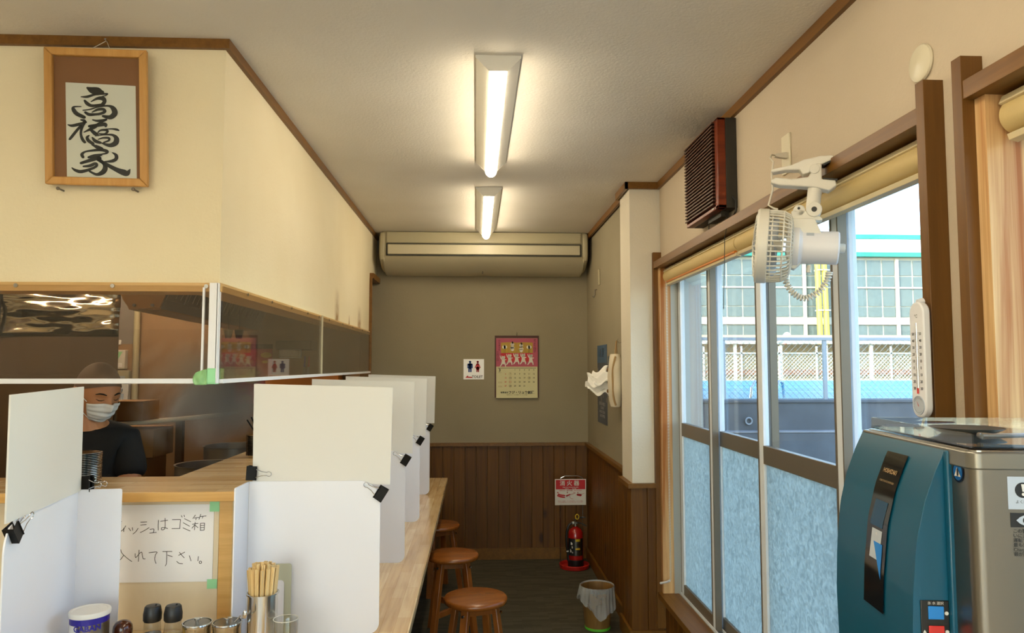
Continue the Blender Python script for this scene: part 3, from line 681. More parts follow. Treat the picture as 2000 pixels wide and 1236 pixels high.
obj('front_patch_card', MB().prism([(u, v) for u, v in rrect(.030, .165, .010, .002)], 0, .0015, lambda u, v, w: (u-.022, w+.002+.006*v, v)), 'screen_lo', mc, local=True)

# stack of shallow steel dishes on the serving counter
ORD = 'first second third fourth fifth sixth seventh eighth ninth tenth eleventh twelfth thirteenth fourteenth fifteenth sixteenth seventeenth'.split()
def dishes(x, y, n, dz, R, label, group):
    me = None
    for i in range(n):
        if me is None:
            o = obj('steel_dish', MB().lathe([(0, 0), (R*.72, 0), (R*.93, dz*1.3), (R, dz*1.7), (R, dz*1.7+.0012), (R*.92, dz*1.5), (R*.7, .0015), (0, .0015)], n=36), 'steel', None, local=True); me = o.data
        else: o = bpy.data.objects.new('steel_dish', me); col.objects.link(o)
        o.location = (x, y, 1.1205+i*dz); k_ = n-1-i; tag(o, (label % ('topmost' if k_ == 0 else 'bottom' if i == 0 else ORD[k_]+' from the top')), 'dish', group)
dishes(-1.262, 2.45, 18, .0054, .060, 'shallow metal dish, %s in the stack beside the cook', 'dishes stacked on the front serving counter')
dishes(-.905, 3.15, 14, .0062, .05, 'shallow metal dish, %s in the stack behind the nearest screen', 'dishes stacked behind the nearest screen')
tg = thing('serving_tongs', (-1.25, 2.38, 1.12), 'dark tongs leaning against the stack of metal dishes', 'tongs')
obj('arm', MB().tube([(-1.235, 2.376, 1.122), (-1.262, 2.38, 1.20), (-1.285, 2.40, 1.25)], [.009, .004, .002], 8), 'blackp', tg)
obj('arm', MB().tube([(-1.225, 2.380, 1.122), (-1.252, 2.38, 1.19), (-1.275, 2.40, 1.243)], [.007, .003, .002], 8), 'blackp', tg)
ld = thing('bent_ladle', (-.93, 3.15, 1.2), 'black curved ladle handles standing behind the second dish stack', 'ladle')
obj('handle', MB().tube([(-.915, 3.15, 1.13), (-.92, 3.15, 1.22), (-.935, 3.15, 1.245), (-.955, 3.15, 1.275)], .003, 8).tube([(-.90, 3.16, 1.13), (-.905, 3.16, 1.22), (-.925, 3.16, 1.25), (-.94, 3.16, 1.285)], .003, 8), 'black', ld)

# ------------------------------------------------------------------ taped notice
nt = thing('taped_notice', (-.98, 2.349, .95), 'laminated white sheet with handwritten Japanese, taped below the serving counter', 'sign')
nx0, nx1, nz0, nz1 = -1.20, -.805, .841, 1.074
obj('sheet', MB().box(nx0, nx1, 2.3475, 2.3495, nz0, nz1), 'paper', nt, smooth=0)
k = 2.335/1440/6.868
def nf(x, y): return (-.805+(x-1348)*k*1.03, 2.3470, 1.0705-(y-75)*k*1.015)
mb = MB()
HW = [[(95,215),(190,203)],[(95,275),(210,268)],[(150,280),(145,320),(130,360),(105,390)],[(262,322),(240,360),(210,388)],[(240,350),(240,395)],[(300,350),(325,385)],[(345,345),(350,380)],[(415,355),(390,395),(355,425)],
[(445,278),(520,275)],[(445,315),(515,308)],[(445,408),(500,380),(550,348)],[(562,370),(610,367),(605,410)],[(560,417),(642,408)],[(665,255),(662,320),(665,380)],[(690,270),(778,257)],[(745,232),(748,340),(735,372),(705,375),(708,350),(745,350),(780,362)],
[(835,250),(934,249)],[(935,250),(930,360)],[(832,362),(932,362)],[(945,200),(955,220)],[(978,195),(985,215)],[(985,240),(1062,278)],[(970,290),(1050,335)],[(970,355),(1058,395)],
[(1118,195),(1088,240)],[(1105,232),(1165,225)],[(1130,235),(1125,255)],[(1185,185),(1165,250)],[(1178,215),(1252,207)],[(1215,212),(1205,235)],[(1085,310),(1155,300)],[(1118,285),(1112,382)],[(1112,320),(1080,360)],[(1115,320),(1155,355)],
[(1185,300),(1185,390)],[(1185,300),(1234,298)],[(1235,298),(1232,385)],[(1185,328),(1232,326)],[(1185,355),(1232,352)],[(1185,388),(1232,385)],
[(85,655),(122,655)],[(88,700),(115,730),(135,745)],[(62,640),(58,745)],[(212,620),(225,660),(285,720),(352,770)],[(250,690),(215,740),(165,788)],[(437,628),(432,770)],[(390,672),(398,722),(445,668),(470,655),(478,690),(490,735),(515,738)],
[(560,662),(655,655),(640,690),(632,745),(650,797)],[(728,650),(842,650)],[(778,652),(778,790),(765,830)],[(790,695),(848,715)],[(925,700),(1000,660)],[(935,662),(965,700),(995,730)],[(905,775),(935,800),(978,805)],[(1058,705),(1080,770)],[(1170,718),(1165,772)],
[(1197+15*math.cos(a),790+15*math.sin(a)) for a in [2*PI*i/8 for i in range(9)]],
[(-60,205),(20,200)],[(-70,265),(40,262)],[(-30,205),(-10,300),(-50,390)]]
for s_ in HW: stroke(mb, [(x, y, 7.5) for x, y in s_], nf)
obj('handwriting', mb, 'ink', nt, smooth=0)
for (xa, xb, za, zb_) in ((-.818, -.786, 1.052, 1.082), (-.820, -.790, .820, .848)):
    tg_ = MB().box(xa, xb, 2.3462, 2.3468, za, zb_); obj('tape_strip', tg_, 'green_tape', nt, smooth=0)

# ------------------------------------------------------------------ framed calligraphy
fr = thing('framed_calligraphy', (-1.17, 2.29, 2.26), 'oak picture frame with brushed black Japanese characters on white paper', 'picture')
def pf(u, v, d=0):   # u,v in 0..1 of the frame outline -> tilted top outwards
    xl = -1.307-.010*v; xr = -1.003-.008*v
    return Vector((xl+(xr-xl)*u, 2.262+.020*(1-v)-d, 2.045+.418*v+.005*(1-u)))
fw, fh = .313, .427; bu, bv = .024/fw, .024/fh
def bar(a, b, c, d_, th=.016):
    m = MB(); P = [a, b, c, d_]
    m._a([pf(*p) for p in P]+[pf(*p, th) for p in P], [(0, 1, 2, 3), (4, 5, 6, 7), (0, 1, 5, 4), (1, 2, 6, 5), (2, 3, 7, 6), (3, 0, 4, 7)]); return m
obj('frame_side', bar((0, 0), (bu, bv), (bu, 1-bv), (0, 1)), 'frame', fr, bevel=.003)
obj('frame_side', bar((1, 0), (1-bu, bv), (1-bu, 1-bv), (1, 1)), 'frame', fr, bevel=.003)
obj('frame_top', bar((0, 1), (bu, 1-bv), (1-bu, 1-bv), (1, 1)), 'frame', fr, bevel=.003)
obj('frame_bottom', bar((0, 0), (bu, bv), (1-bu, bv), (1, 0)), 'frame', fr, bevel=.003)
obj('mount_board', MB()._a([pf(bu, bv, .003), pf(1-bu, bv, .003), pf(1-bu, 1-bv, .003), pf(bu, 1-bv, .003), pf(bu, bv, .0), pf(1-bu, bv, .0), pf(1-bu, 1-bv, .0), pf(bu, 1-bv, .0)], [(0, 1, 2, 3), (4, 5, 6, 7), (0, 1, 5, 4), (1, 2, 6, 5), (2, 3, 7, 6), (3, 0, 4, 7)]), 'mount', fr, smooth=0)
pu0, pu1, pv0, pv1 = .198, .878, bv, .742
ps = obj('paper_sheet', MB()._a([pf(pu0+.0, pv0, .0042), pf(pu1+.005, pv0, .0042), pf(pu1, pv1, .0042), pf(pu0-.005, pv1+.01, .0042)], [(0, 1, 2, 3)]), 'paper_w', fr, smooth=0)
def cf(x, y):   # crop pixels of the brushwork on the sheet
    u = pu0+(x-0)/724*(pu1-pu0); v = pv1-(y-30)/1160*(pv1-pv0); return pf(u, v, .0052)
BR = [[(225,75,20),(270,100,60),(330,115,75),(372,125,40)],[(158,188,8),(220,185,22),(300,155,18),(400,142,14),(432,140,10),(415,160,10),(375,175,6)],[(195,235,18),(220,270,30),(270,295,25),(380,275,20)],[(260,245,6),(320,205,22),(380,200,40),(400,235,30),(380,275,30)],
[(155,310,6),(85,315,14),(75,345,30),(110,400,36),(185,440,30)],[(175,355,8),(250,340,10),(340,305,12),(440,290,18),(490,320,40),(505,380,45),(460,430,40),(385,420,22)],[(200,380,20),(240,405,28),(310,400,20)],[(270,375,8),(330,340,22),(385,335,26),(400,365,24),(340,395,22),(250,405,20)],
[(18,540,8),(60,550,24),(130,530,26),(205,500,16)],[(155,475,14),(190,490,26),(165,560,22),(150,640,18),(165,710,24),(190,750,22)],[(150,550,20),(100,620,22),(40,710,20),(28,722,8)],[(275,470,10),(330,480,22),(415,462,18)],[(410,465,16),(330,520,20),(290,560,30),(185,625,8)],
[(240,550,24),(300,540,30),(400,520,32),(410,545,18)],[(250,590,20),(300,640,34),(330,660,16)],[(410,580,8),(470,575,12),(520,580,20),(545,590,12)],[(320,640,6),(350,600,14),(400,590,20),(430,605,18),(400,640,16),(340,640,10)],[(235,665,10),(215,690,22),(230,730,28),(275,765,26)],
[(300,670,5),(400,650,10),(480,650,20),(520,690,38),(510,750,44),(450,780,34),(370,755,12)],[(270,690,12),(300,730,30),(350,750,24)],[(330,710,6),(380,690,14),(440,690,20),(440,720,16),(390,745,12)],
[(265,780,10),(310,800,30),(360,830,40)],[(170,935,24),(160,900,24),(200,865,14),(300,845,22),(370,840,26),(420,855,28),(410,880,16),(350,895,8)],[(230,935,20),(290,920,36),(360,900,20)],[(150,1010,22),(250,970,30),(340,940,30),(340,965,16)],
[(330,960,30),(390,1010,30),(400,1070,40),(370,1120,40),(310,1145,24),(240,1110,16)],[(175,1050,14),(240,1040,26),(300,1010,24),(310,1040,20),(250,1080,22),(150,1115,30),(90,1100,24),(55,1072,8)],[(340,970,24),(420,1020,30),(520,1080,40),(590,1110,55),(630,1120,45),(660,1070,6)],[(480,870,8),(515,900,26),(515,945,28),(470,975,26),(390,985,10)]]
mb = MB()
for s_ in BR: stroke(mb, [(a, b, w*1.28+3) for a, b, w in s_], cf)
obj('brush_characters', mb, 'ink', fr, smooth=0)
obj('glazing', MB()._a([pf(bu, bv, .008), pf(1-bu, bv, .008), pf(1-bu, 1-bv, .008), pf(bu, 1-bv, .008)], [(0, 1, 2, 3)]), 'glass', fr, smooth=0)
hk = obj('hanging_cord', MB().tube([pf(.40, .985, .003), (-1.145, 2.276, 2.502), pf(.64, .985, .003)], .0012, 6), 'cord_w', fr)
obj('nail', MB().frustum((-1.145, YF-.016, 2.502), (-1.145, 2.268, 2.504), .0035, n=10), 'chrome', fr)
for x in (-1.268, -1.045):
    n_ = obj('support_screw', MB().frustum((x, YF, 2.036), (x, 2.268, 2.036), .003, n=8).ball((x, 2.268, 2.036), .0055, 10, 6), 'alu_dk', None, origin=(x, 2.28, 2.036))
    tag(n_, 'small brass screw holding up the %s bottom corner of the frame' % ('window-side' if x > -1.2 else 'kitchen-side'), 'screw')

# ------------------------------------------------------------------ stools
def stool(x, y, rz, label, grp='round wooden stools along the counter'):
    t = thing('round_stool', (x, y, 0), label, 'stool', grp, rz=rz)
    Rr = .147
    obj('seat', MB().lathe([(0, .414), (Rr-.008, .414), (Rr-.002, .417), (Rr, .424), (Rr, .432), (Rr-.003, .438), (Rr-.010, .441), (0, .442)], n=56), 'stool', t, local=True, smooth=50)
    for i in range(4):
        a = PI/4+i*PI/2; c, s_ = math.cos(a), math.sin(a); A = Matrix.Rotation(a, 4, 'Z')
        m = MB(); w, d = .018, .013
        vs = [A @ Vector((r+dx, dy, z)) for z, r in ((0, .165), (.414, .098)) for dx, dy in ((-d, -w), (d, -w), (d, w), (-d, w))]
        m._a(vs, [(3, 2, 1, 0), (4, 5, 6, 7), (0, 1, 5, 4), (1, 2, 6, 5), (2, 3, 7, 6), (3, 0, 4, 7)])
        l = obj('leg', m, 'stool_leg', t, local=True, bevel=.003)
        if i < 4:
            p = A @ Vector((.112+.013, 0, .385)); q = A @ Vector((.128+.004, 0, .385))
            obj('bolt', MB().frustum(p, q, .007, .006, 12), 'chrome', l, local=True)
    for i, z in ((0, .13), (1, .17)):
        A = Matrix.Rotation(PI/4+i*PI/2, 4, 'Z'); r = .165-.067*z/.414-.01
        obj('stretcher', MB().box(-r, r, -.009, .009, z-.016, z+.016, A), 'stool_leg', t, local=True, bevel=.003)
    for i in range(4):
        A = Matrix.Rotation(i*PI/2, 4, 'Z')
        obj('apron_rail', MB().box(.062, .078, -.070, .070, .376, .414, A), 'stool_leg', t, local=True, bevel=.002)
    return t
stool(.001, 3.482, .32, 'round orange-brown wooden stool nearest the camera, standing clear of the counter')
stool(-.128, 4.26, .1, 'round orange-brown wooden stool in the middle of the three at the counter')
stool(-.253, 5.05, .5, 'round orange-brown wooden stool farthest away, mostly under the counter end')

# ------------------------------------------------------------------ waste bin
bn = thing('waste_bin', (.70, 4.31, 0), 'small wood-look waste bin with a translucent bag over the rim', 'waste bin')
obj('bin_body', MB().lathe([(0, .012), (.070, .012), (.072, .014), (.093, .232), (.095, .235), (.091, .234), (.069, .018), (0, .018)], n=40), 'bin', bn, local=True)
obj('base_ring', MB().lathe([(0, 0), (.071, 0), (.0735, .003), (.0735, .014), (.070, .016), (0, .016)], n=40), 'lime', bn, local=True)
def bagf(u, v):
    a = 2*PI*u; hem = .085+.055*max(0, math.cos(a+1.15))**3*1.6+.025*math.sin(3*a+1)+.012*math.sin(7*a)
    f = .5+.5*math.cos(a)
    if v < .35: r = .088-.0*v; z = .20+.045*(v/.35); r += .010*(v/.35)
    else:
        w = (v-.35)/.65; r = .098+.006*math.sin(9*a)*w+.014*w*(1 if math.cos(a-PI) > .5 else .4)+.003*math.sin(23*a); z = .245-hem*w
    return (r*math.cos(a), r*math.sin(a), z)
obj('bin_bag', MB().grid(bagf, 96, 18), 'bag', bn, local=True, smooth=80)

# ------------------------------------------------------------------ fire extinguisher and its stand
es = thing('extinguisher_stand', (.735, 5.60, 0), 'red base and wire stand holding a red and white fire extinguisher notice', 'stand')
obj('base_tray', MB().lathe([(0, .004), (.088, .004), (.100, .0), (.108, .004), (.112, .030), (.107, .033), (.097, .012), (0, .012)], c=(.735, 5.575, 0), n=40), 'red_pl', es)
obj('upright_wire', MB().tube([(.640, 5.655, .01), (.640, 5.66, .635), (.650, 5.66, .650), (.68, 5.66, .662), (.78, 5.66, .662), (.81, 5.66, .650), (.818, 5.66, .635), (.805, 5.655, .01)], .0035, 8), 'chrome', es)
sb = obj('notice_board', MB().box(.600, .838, 5.648, 5.652, .445, .640), 'sign_w', es, bevel=.001)
SX = lambda u, v: (.719+u, 5.6465, .5425+v)
obj('red_header', MB().box(.607, .831, 5.6475, 5.648, .563, .634), 'sign_red', sb, smooth=0)
text('消 火 器', .042, 'sign_w', sb, lambda u, v: SX(u-.008, v+.064), bold=.0008)
text('FIRE EXTINGUISHER', .0135, 'sign_w', sb, lambda u, v: SX(u, v+.035))
text('소화기        灭火器', .011, 'sign_w', sb, lambda u, v: SX(u, v+.025))
text('使用方法   操作手順   FIRE ALARM', .0115, 'sign_red', sb, lambda u, v: SX(u, v+.011))
mb = MB()
for (xx, pts) in ((-.075, [(-.02,-.018,9),(.03,-.026,11)]), (-.075, [(-.025,-.026,8),(0,-.034,12),(.03,-.04,8)]), (-.075, [(-.02,.0,3),(-.012,-.015,3)]), (0, [(-.03,-.028,12),(-.004,-.018,7)]), (0, [(-.004,-.018,2.5),(.035,-.008,2.5),(.02,.0,2.5)]), (0, [(-.008,-.028,2),(0,-.045,2),(.02,-.052,2)]), (.075, [(-.022,-.02,14),(.002,-.024,16)]), (.075, [(.0,-.02,2),(.03,-.01,2)]), (-.1, [(0,-.004,7),(.001,-.004,7)]), (-.025, [(0,-.004,7),(.001,-.004,7)]), (.055, [(0,-.004,7),(.001,-.004,7)])):
    stroke(mb, [((xx+p[0])*1000, p[1]*1000, p[2]) for p in pts], lambda a, b: SX(a/1000, b/1000))
obj('pictograms', mb, 'sign_red', sb, smooth=0)
text('安全ピンを抜く   ホースをはずし   レバーを強く\n上に引き抜きます  火元に向けます  にぎります', .009, 'sign_red', sb, lambda u, v: SX(u, v-.072))
fe = thing('fire_extinguisher', (.745, 5.575, .012), 'red fire extinguisher with black hose standing in the red base', 'fire extinguisher')
obj('cylinder', MB().lathe([(0, 0), (.052, 0), (.056, .004), (.057, .05), (.057, .215), (.054, .245), (.044, .268), (.028, .280), (.018, .286), (.018, .292)], n=40), 'red_ext', fe, local=True)
obj('black_foot', MB().lathe([(.0575, .0), (.0585, .002), (.0585, .052), (.0572, .053)], n=40), 'blackp', fe, local=True)
lb_ = obj('label_wrap', MB().grid(lambda u, v: (.0576*math.cos(-2.9+2.35*u), .0576*math.sin(-2.9+2.35*u), .085+.125*v), 24, 2), 'blackp', fe, local=True)
obj('silver_label', MB().grid(lambda u, v: (.0579*math.cos(-1.75+.85*u), .0579*math.sin(-1.75+.85*u), .088+.120*v), 12, 2), 'brushed', fe, local=True)
for z0_, hgt in ((.190, .018), (.130, .012)):
    obj('yellow_label', MB().grid(lambda u, v: (.0582*math.cos(-1.70+.60*u), .0582*math.sin(-1.70+.60*u), z0_+hgt*v), 10, 2), 'yellow_pl', fe, local=True)
mb = MB()
for (a_, z_, w_, h_) in ((-2.35, .165, .25, .022), (-2.2, .14, .15, .02), (-2.45, .11, .2, .025), (-2.15, .105, .12, .012)):
    mb.grid(lambda u, v: (.0580*math.cos(a_+w_*u), .0580*math.sin(a_+w_*u), z_+h_*v*(1-.4*u)), 6, 2)
obj('label_figures', mb, 'sign_w', fe, local=True)
hd_ = obj('valve', MB().frustum((0, 0, .286), (0, 0, .312), .013, .011, 16).box(-.016, .014, -.010, .010, .306, .325), 'brushed', fe, local=True, bevel=.002)
obj('lower_lever', MB().prism([(-.006, .318), (.05, .306), (.082, .288), (.084, .293), (.05, .313), (-.006, .327)], -.009, .009, lambda u, v, w: (u, w, v)), 'blackp', fe, local=True)
obj('upper_lever', MB().prism([(-.010, .332), (.03, .350), (.075, .352), (.075, .358), (.028, .357), (-.012, .340)], -.009, .009, lambda u, v, w: (u, w, v)), 'blackp', fe, local=True)
obj('safety_pin', MB().tube([(.012+.013*math.cos(a), -.012, .362+.018*math.sin(a)) for a in [2*PI*i/20 for i in range(20)]], .0035, 8, True), 'yellow_pl', fe, local=True)
obj('hose', MB().tube([(-.014, -.004, .316), (-.03, -.008, .316), (-.052, -.012, .300), (-.066, -.014, .26), (-.070, -.016, .20), (-.067, -.016, .14), (-.060, -.014, .10)], .0085, 12), 'blackp', fe, local=True)
obj('nozzle', MB().frustum((-.060, -.014, .105), (-.054, -.014, .045), .008, .012, 14), 'blackp', fe, local=True)
obj('hose_collar', MB().frustum((-.014, -.004, .316), (-.026, -.007, .316), .010, n=14).frustum((-.062, -.0145, .118), (-.061, -.0142, .108), .0095, n=14), 'sign_w', fe, local=True)

# ------------------------------------------------------------------ wall calendar
ca = thing('wall_calendar', (.32, YB-.003, 1.495), 'wall calendar with pink illustration of dancing white cats above the March dates', 'calendar')
cx0, cx1, cz0, cz1 = .147, .497, 1.247, 1.738; yc = YB+.011
obj('backing_card', MB().box(cx0, cx1, yc-.006, yc-.001, cz0+.002, cz1), 'dbrown', ca)
obj('hanging_loop', MB().tube([(.322, yc-.003, cz1), (.319, yc-.003, cz1+.014), (.323, yc-.003, cz1+.03), (.326, yc-.003, cz1+.014), (.323, yc-.003, cz1)], .0012, 6), 'black', ca)
pg = obj('date_page', MB().grid(lambda u, v: (cx0+.011+(.328)*u, yc-.0075-.012*(1-v)**6, cz0-.001+.4715*v), 6, 12), 'cream', ca, smooth=60)
def bulge(z): return yc-.0083-.012*(1-min(1, max(0, (z-cz0)/.4715)))**6
def cal(x, y): z = cz1-(y-66)/1090*.491; return (cx0+(x-90)/760*.350, bulge(z), z)
def cl(x, y, d=0): p = cal(x, y); return (p[0], p[1]-d, p[2])
obj('illustration', MB()._a([cl(112, 612), cl(830, 612), cl(830, 113), cl(112, 113)], [(0, 1, 2, 3)]), 'pink', pg, smooth=0)
mb = MB()
for a, b, c_, d_, zz in ((195, 375, 748, 525, .0004),): mb._a([cl(a, b, zz), cl(c_, b, zz), cl(c_, d_, zz), cl(a, d_, zz)], [(0, 1, 2, 3)])
obj('red_stage', mb, 'sign_red', pg, smooth=0)
mb = MB()
for i in range(4):
    a = 197+138*i; mb._a([cl(a, 190-8*(i % 2), .0005), cl(a+134, 182+8*(i % 2), .0005), cl(a+134, 372, .0005), cl(a, 372, .0005)], [(0, 1, 2, 3)])
obj('gold_folding_screen', mb, 'gold', pg, smooth=0)
def blob(mb, pts, d=.0016): stroke(mb, pts, lambda x, y: cl(x, y, d))
mb = MB(); ml = MB()
for x in (260, 680): blob(mb, [(x-12, 268, 64), (x+12, 268, 64)]); blob(ml, [(x-8, 300, 4), (x-8, 372, 4)], .0015); blob(ml, [(x+8, 300, 4), (x+8, 372, 4)], .0015); obj('paper_lantern', mb, 'paper_w', pg, smooth=0); mb = MB()
for x, y, w in ((392, 220, 1), (545, 240, 1)):
    mb = MB(); blob(mb, [(x-8, y, 52), (x+8, y, 52)]); blob(mb, [(x, y+20, 44), (x, y+90, 60)]); blob(mb, [(x-30, y+60, 24), (x+30, y+60, 24)])
    blob(ml, [(x, y-42, 22), (x+6, y-26, 30)], .0022); obj('seated_cat', mb, 'paper_w', pg, smooth=0)
for x, y, L, R_ in ((235, 450, -1, 1), (345, 420, 1, 1), (465, 410, 1, 0), (580, 410, 0, 1), (710, 420, -1, 1)):
    mb = MB(); blob(mb, [(x-10, y, 46), (x+12, y, 46)]); blob(mb, [(x, y+20, 50), (x+2, y+90, 62)]); blob(mb, [(x-18, y+90, 26), (x-30, y+125, 20), (x-52, y+155, 14)]); blob(mb, [(x+20, y+90, 26), (x+35, y+125, 20), (x+40, y+155, 14)])
    blob(mb, [(x-20, y+40, 16), (x-42, y+10, 14), (x-52, y-25, 12)]); blob(mb, [(x+22, y+40, 16), (x+48, y+40, 14)])
    for s_ in (-1, 1): mb._a([cl(x+s_*24-8, y-14, .0016), cl(x+s_*24+8, y-14, .0016), cl(x+s_*26, y-36, .0016)], [(0, 1, 2)])
    blob(ml, [(x-10, y+2, 5), (x-4, y+2, 5)], .0022); blob(ml, [(x+6, y+2, 5), (x+12, y+2, 5)], .0022); blob(ml, [(x-22, y+26, 5), (x+22, y+26, 5)], .0022); obj('dancing_cat', mb, 'paper_w', pg, smooth=0)
obj('ink_details', ml, 'ink', pg, smooth=0)
T = lambda x, y, d=.0004: (lambda u, v: (cl(x, y)[0]+u, bulge(cl(x, y)[2]+v)-d, cl(x, y)[2]+v))
text('花\nよ\nり\n団\n子', .022, 'ink', pg, T(780, 250, .001)); text('三\n月\n三\n日', .020, 'ink', pg, T(140, 430, .001)); text('ひ\nな\nま\nつ\nり', .018, 'ink', pg, T(168, 240, .001))
text('3', .030, 'ink', pg, T(176, 676), bold=.001); text('March', .009, 'ink', pg, T(178, 715))
obj('rule_line', MB()._a([cl(140, 640, .0004), cl(800, 640, .0004), cl(800, 633, .0004), cl(140, 633, .0004)], [(0, 1, 2, 3)]), 'ink', pg, smooth=0)
d_ = 1; reds = []; blacks = []
mb = MB()
for r in range(5):
    for c_ in range(7):
        if r == 0 and c_ < 2: continue
        if d_ > 31: break
        x, y = 275+81*c_, 670+70*r
        text(str(d_), .0155, 'sign_red' if c_ == 0 or d_ == 21 else 'ink', pg, T(x, y), name='date_number', bold=.0003)
        if c_ == 1 and r > 0 or d_ == 18: stroke(mb, [(x+24*math.cos(a), y+24*math.sin(a), 4) for a in [2*PI*i/14 for i in range(15)]], lambda a, b: cl(a, b, .0003))
        d_ += 1
obj('date_rings', mb, 'brushed' if False else 'cloth_tan', pg, smooth=0)
text('有限会社', .0155, 'ink', pg, T(255, 1065), bold=.0004); text('フジ・リュウ創建', .0255, 'ink', pg, T(545, 1065, .0006), bold=.0008)
text('有限会社フジ・リュウ創建  フジ・リュウ創建', .008, 'ink', pg, T(470, 1105)); 
mb = MB()
for y0_ in (890, 960):
    for k_ in range(3):
        for q in range(6): mb._a([cl(150+q*12, y0_-14+k_*10, .0004), cl(157+q*12, y0_-14+k_*10, .0004), cl(157+q*12, y0_-9+k_*10, .0004), cl(150+q*12, y0_-9+k_*10, .0004)], [(0, 1, 2, 3)])
obj('mini_months', mb, 'cloth_tan', pg, smooth=0)

# ------------------------------------------------------------------ toilet sign
ts = thing('toilet_sign', (-.02, YB+.01, 1.48), 'small white TOILET sign with blue man and red woman figures', 'sign')
ty = YB+.009
obj('sheet', MB().box(-.100, .062, ty, ty+.0015, 1.392, 1.552), 'paper', ts, smooth=0)
def tf(x, y): return (-.100+(x-110)/188*.162, ty-.0008, 1.552-(y-350)/178*.160)
mb = MB(); stroke(mb, [(168, 375, 19), (172, 375, 19)], tf); stroke(mb, [(152, 396, 12), (188, 396, 12)], tf); stroke(mb, [(170, 398, 30), (170, 425, 30)], tf); stroke(mb, [(161, 420, 13), (161, 460, 13)], tf); stroke(mb, [(178, 420, 13), (178, 460, 13)], tf); stroke(mb, [(150, 396, 9), (150, 428, 9)], tf); stroke(mb, [(190, 396, 9), (190, 428, 9)], tf)
obj('man_figure', mb, 'blue_pr', ts, smooth=0)
mb = MB(); stroke(mb, [(238, 375, 19), (242, 375, 19)], tf); stroke(mb, [(240, 392, 16), (240, 410, 22), (240, 432, 34)], tf); stroke(mb, [(233, 435, 11), (233, 460, 11)], tf); stroke(mb, [(247, 435, 11), (247, 460, 11)], tf); stroke(mb, [(232, 392, 8), (218, 425, 8)], tf); stroke(mb, [(248, 392, 8), (262, 425, 8)], tf)
obj('woman_figure', mb, 'sign_red', ts, smooth=0)
obj('arrow', MB()._a([tf(126, 514), tf(150, 492), tf(154, 504), tf(190, 505), tf(190, 515)], [(0, 1, 2, 3, 4)]), 'sign_red', ts, smooth=0)
text('TOILET', .0285, 'ink', ts, lambda u, v: (tf(237, 506)[0]+u, ty-.0008, tf(237, 506)[2]+v), bold=.0005, sx=.92)

# ------------------------------------------------------------------ right alcove wall things
def poster(name, y0, y1, z0, z1, label, cats):
    t = thing(name, (XF+.01, (y0+y1)/2, (z0+z1)/2), label, 'poster', 'faded posters on the alcove wall')
    obj('sheet', MB().box(XF+.0095, XF+.012, y0, y1, z0, z1), plain('faded_print_'+name, cats[0], .6, var=.5, bscale=30), t, smooth=0)
    return t
p1 = poster('tall_poster', 4.97, 5.36, 1.095, 1.645, 'tall narrow faded blue poster of a town skyline with small text', ['4c5058'])
F1 = lambda yc_, zc: (lambda u, v: (XF+.0088, yc_-u, zc+v))
obj('sky_band', MB().box(XF+.0088, XF+.0094, 4.97, 5.36, 1.52, 1.645), plain('faded_sky', '44607a', .6), p1, smooth=0)
mb = MB(); rnd = random.Random(5)
for i in range(26):
    y = 4.98+.365*rnd.random(); z = 1.24+.22*rnd.random(); mb.box(XF+.0086, XF+.0092, y, y+.018, z, z+.02+.05*rnd.random())
obj('town_blocks', mb, plain('faded_town', '8c8478', .7), p1, smooth=0)
text('秋 祭', .075, 'cloth_tan', p1, F1(5.165, 1.585)); text('日 月 火 水 木 金 土\n1 2 3 4 5 6 7\n8 9 10 11 12 13 14\n15 16 17 18 19 20', .028, 'sign_w', p1, F1(5.165, 1.19))
p2 = poster('small_poster', 4.60, 4.94, 1.292, 1.563, 'smaller faded poster behind the hanging tissue holder', ['545e64'])
obj('photo_area', MB().box(XF+.0086, XF+.0094, 4.66, 4.93, 1.30, 1.40), plain('faded_green_print', '6c7050', .7, var=.4), p2, smooth=0)
text('お 知 ら せ', .035, 'sign_w', p2, F1(4.74, 1.53)); text('■■■■\n■■■■\n■■■■', .04, 'sticker', p2, F1(4.69, 1.46))
tb = thing('tissue_holder', (XF-.02, 4.43, 1.44), 'cream cloth tissue holder hanging on the alcove wall, tissue sticking out', 'tissue holder')
hx = XF-.036
obj('cloth_body', MB().grid(lambda u, v: (hx+(.046*math.cos(2*PI*u))*(.35+.65*math.sin(PI*min(1, max(0, .06+.88*v)))**.5), 4.42+(.085+.0*v)*math.sin(2*PI*u)*(.25+.75*math.sin(PI*min(1, max(0, .05+.90*v)))**.45)+.006*math.sin(14*v), 1.255+.315*v), 32, 24), 'cloth', tb, smooth=80)
for yy in (4.355, 4.47):
    obj('tan_binding', MB().tube([(hx-.030+.018*abs(2*t_-1)**3, yy+.004*math.sin(12*t_), 1.265+.29*t_) for t_ in [i/14 for i in range(15)]], .006, 8), 'cloth_tan', tb)
obj('hanging_loop', MB().tube([(hx-.004, 4.41, 1.565), (hx, 4.415, 1.60), (hx+.006, 4.42, 1.645), (hx+.004, 4.43, 1.60), (hx, 4.43, 1.565)], .004, 8), 'cloth_tan', tb)
obj('hook', MB().tube([(XF+.012, 4.42, 1.64), (XF-.015, 4.42, 1.638), (XF-.022, 4.42, 1.65), (XF-.018, 4.42, 1.662)], .0025, 8), 'chrome', tb)
for z in (1.345, 1.475): obj('button', MB().frustum((hx-.028, 4.50, z), (hx-.034, 4.505, z), .011, n=16), 'trim', tb)
ti = thing('tissue', (hx-.06, 4.55, 1.40), 'crumpled white tissue pulled out of the cloth holder', 'tissue')
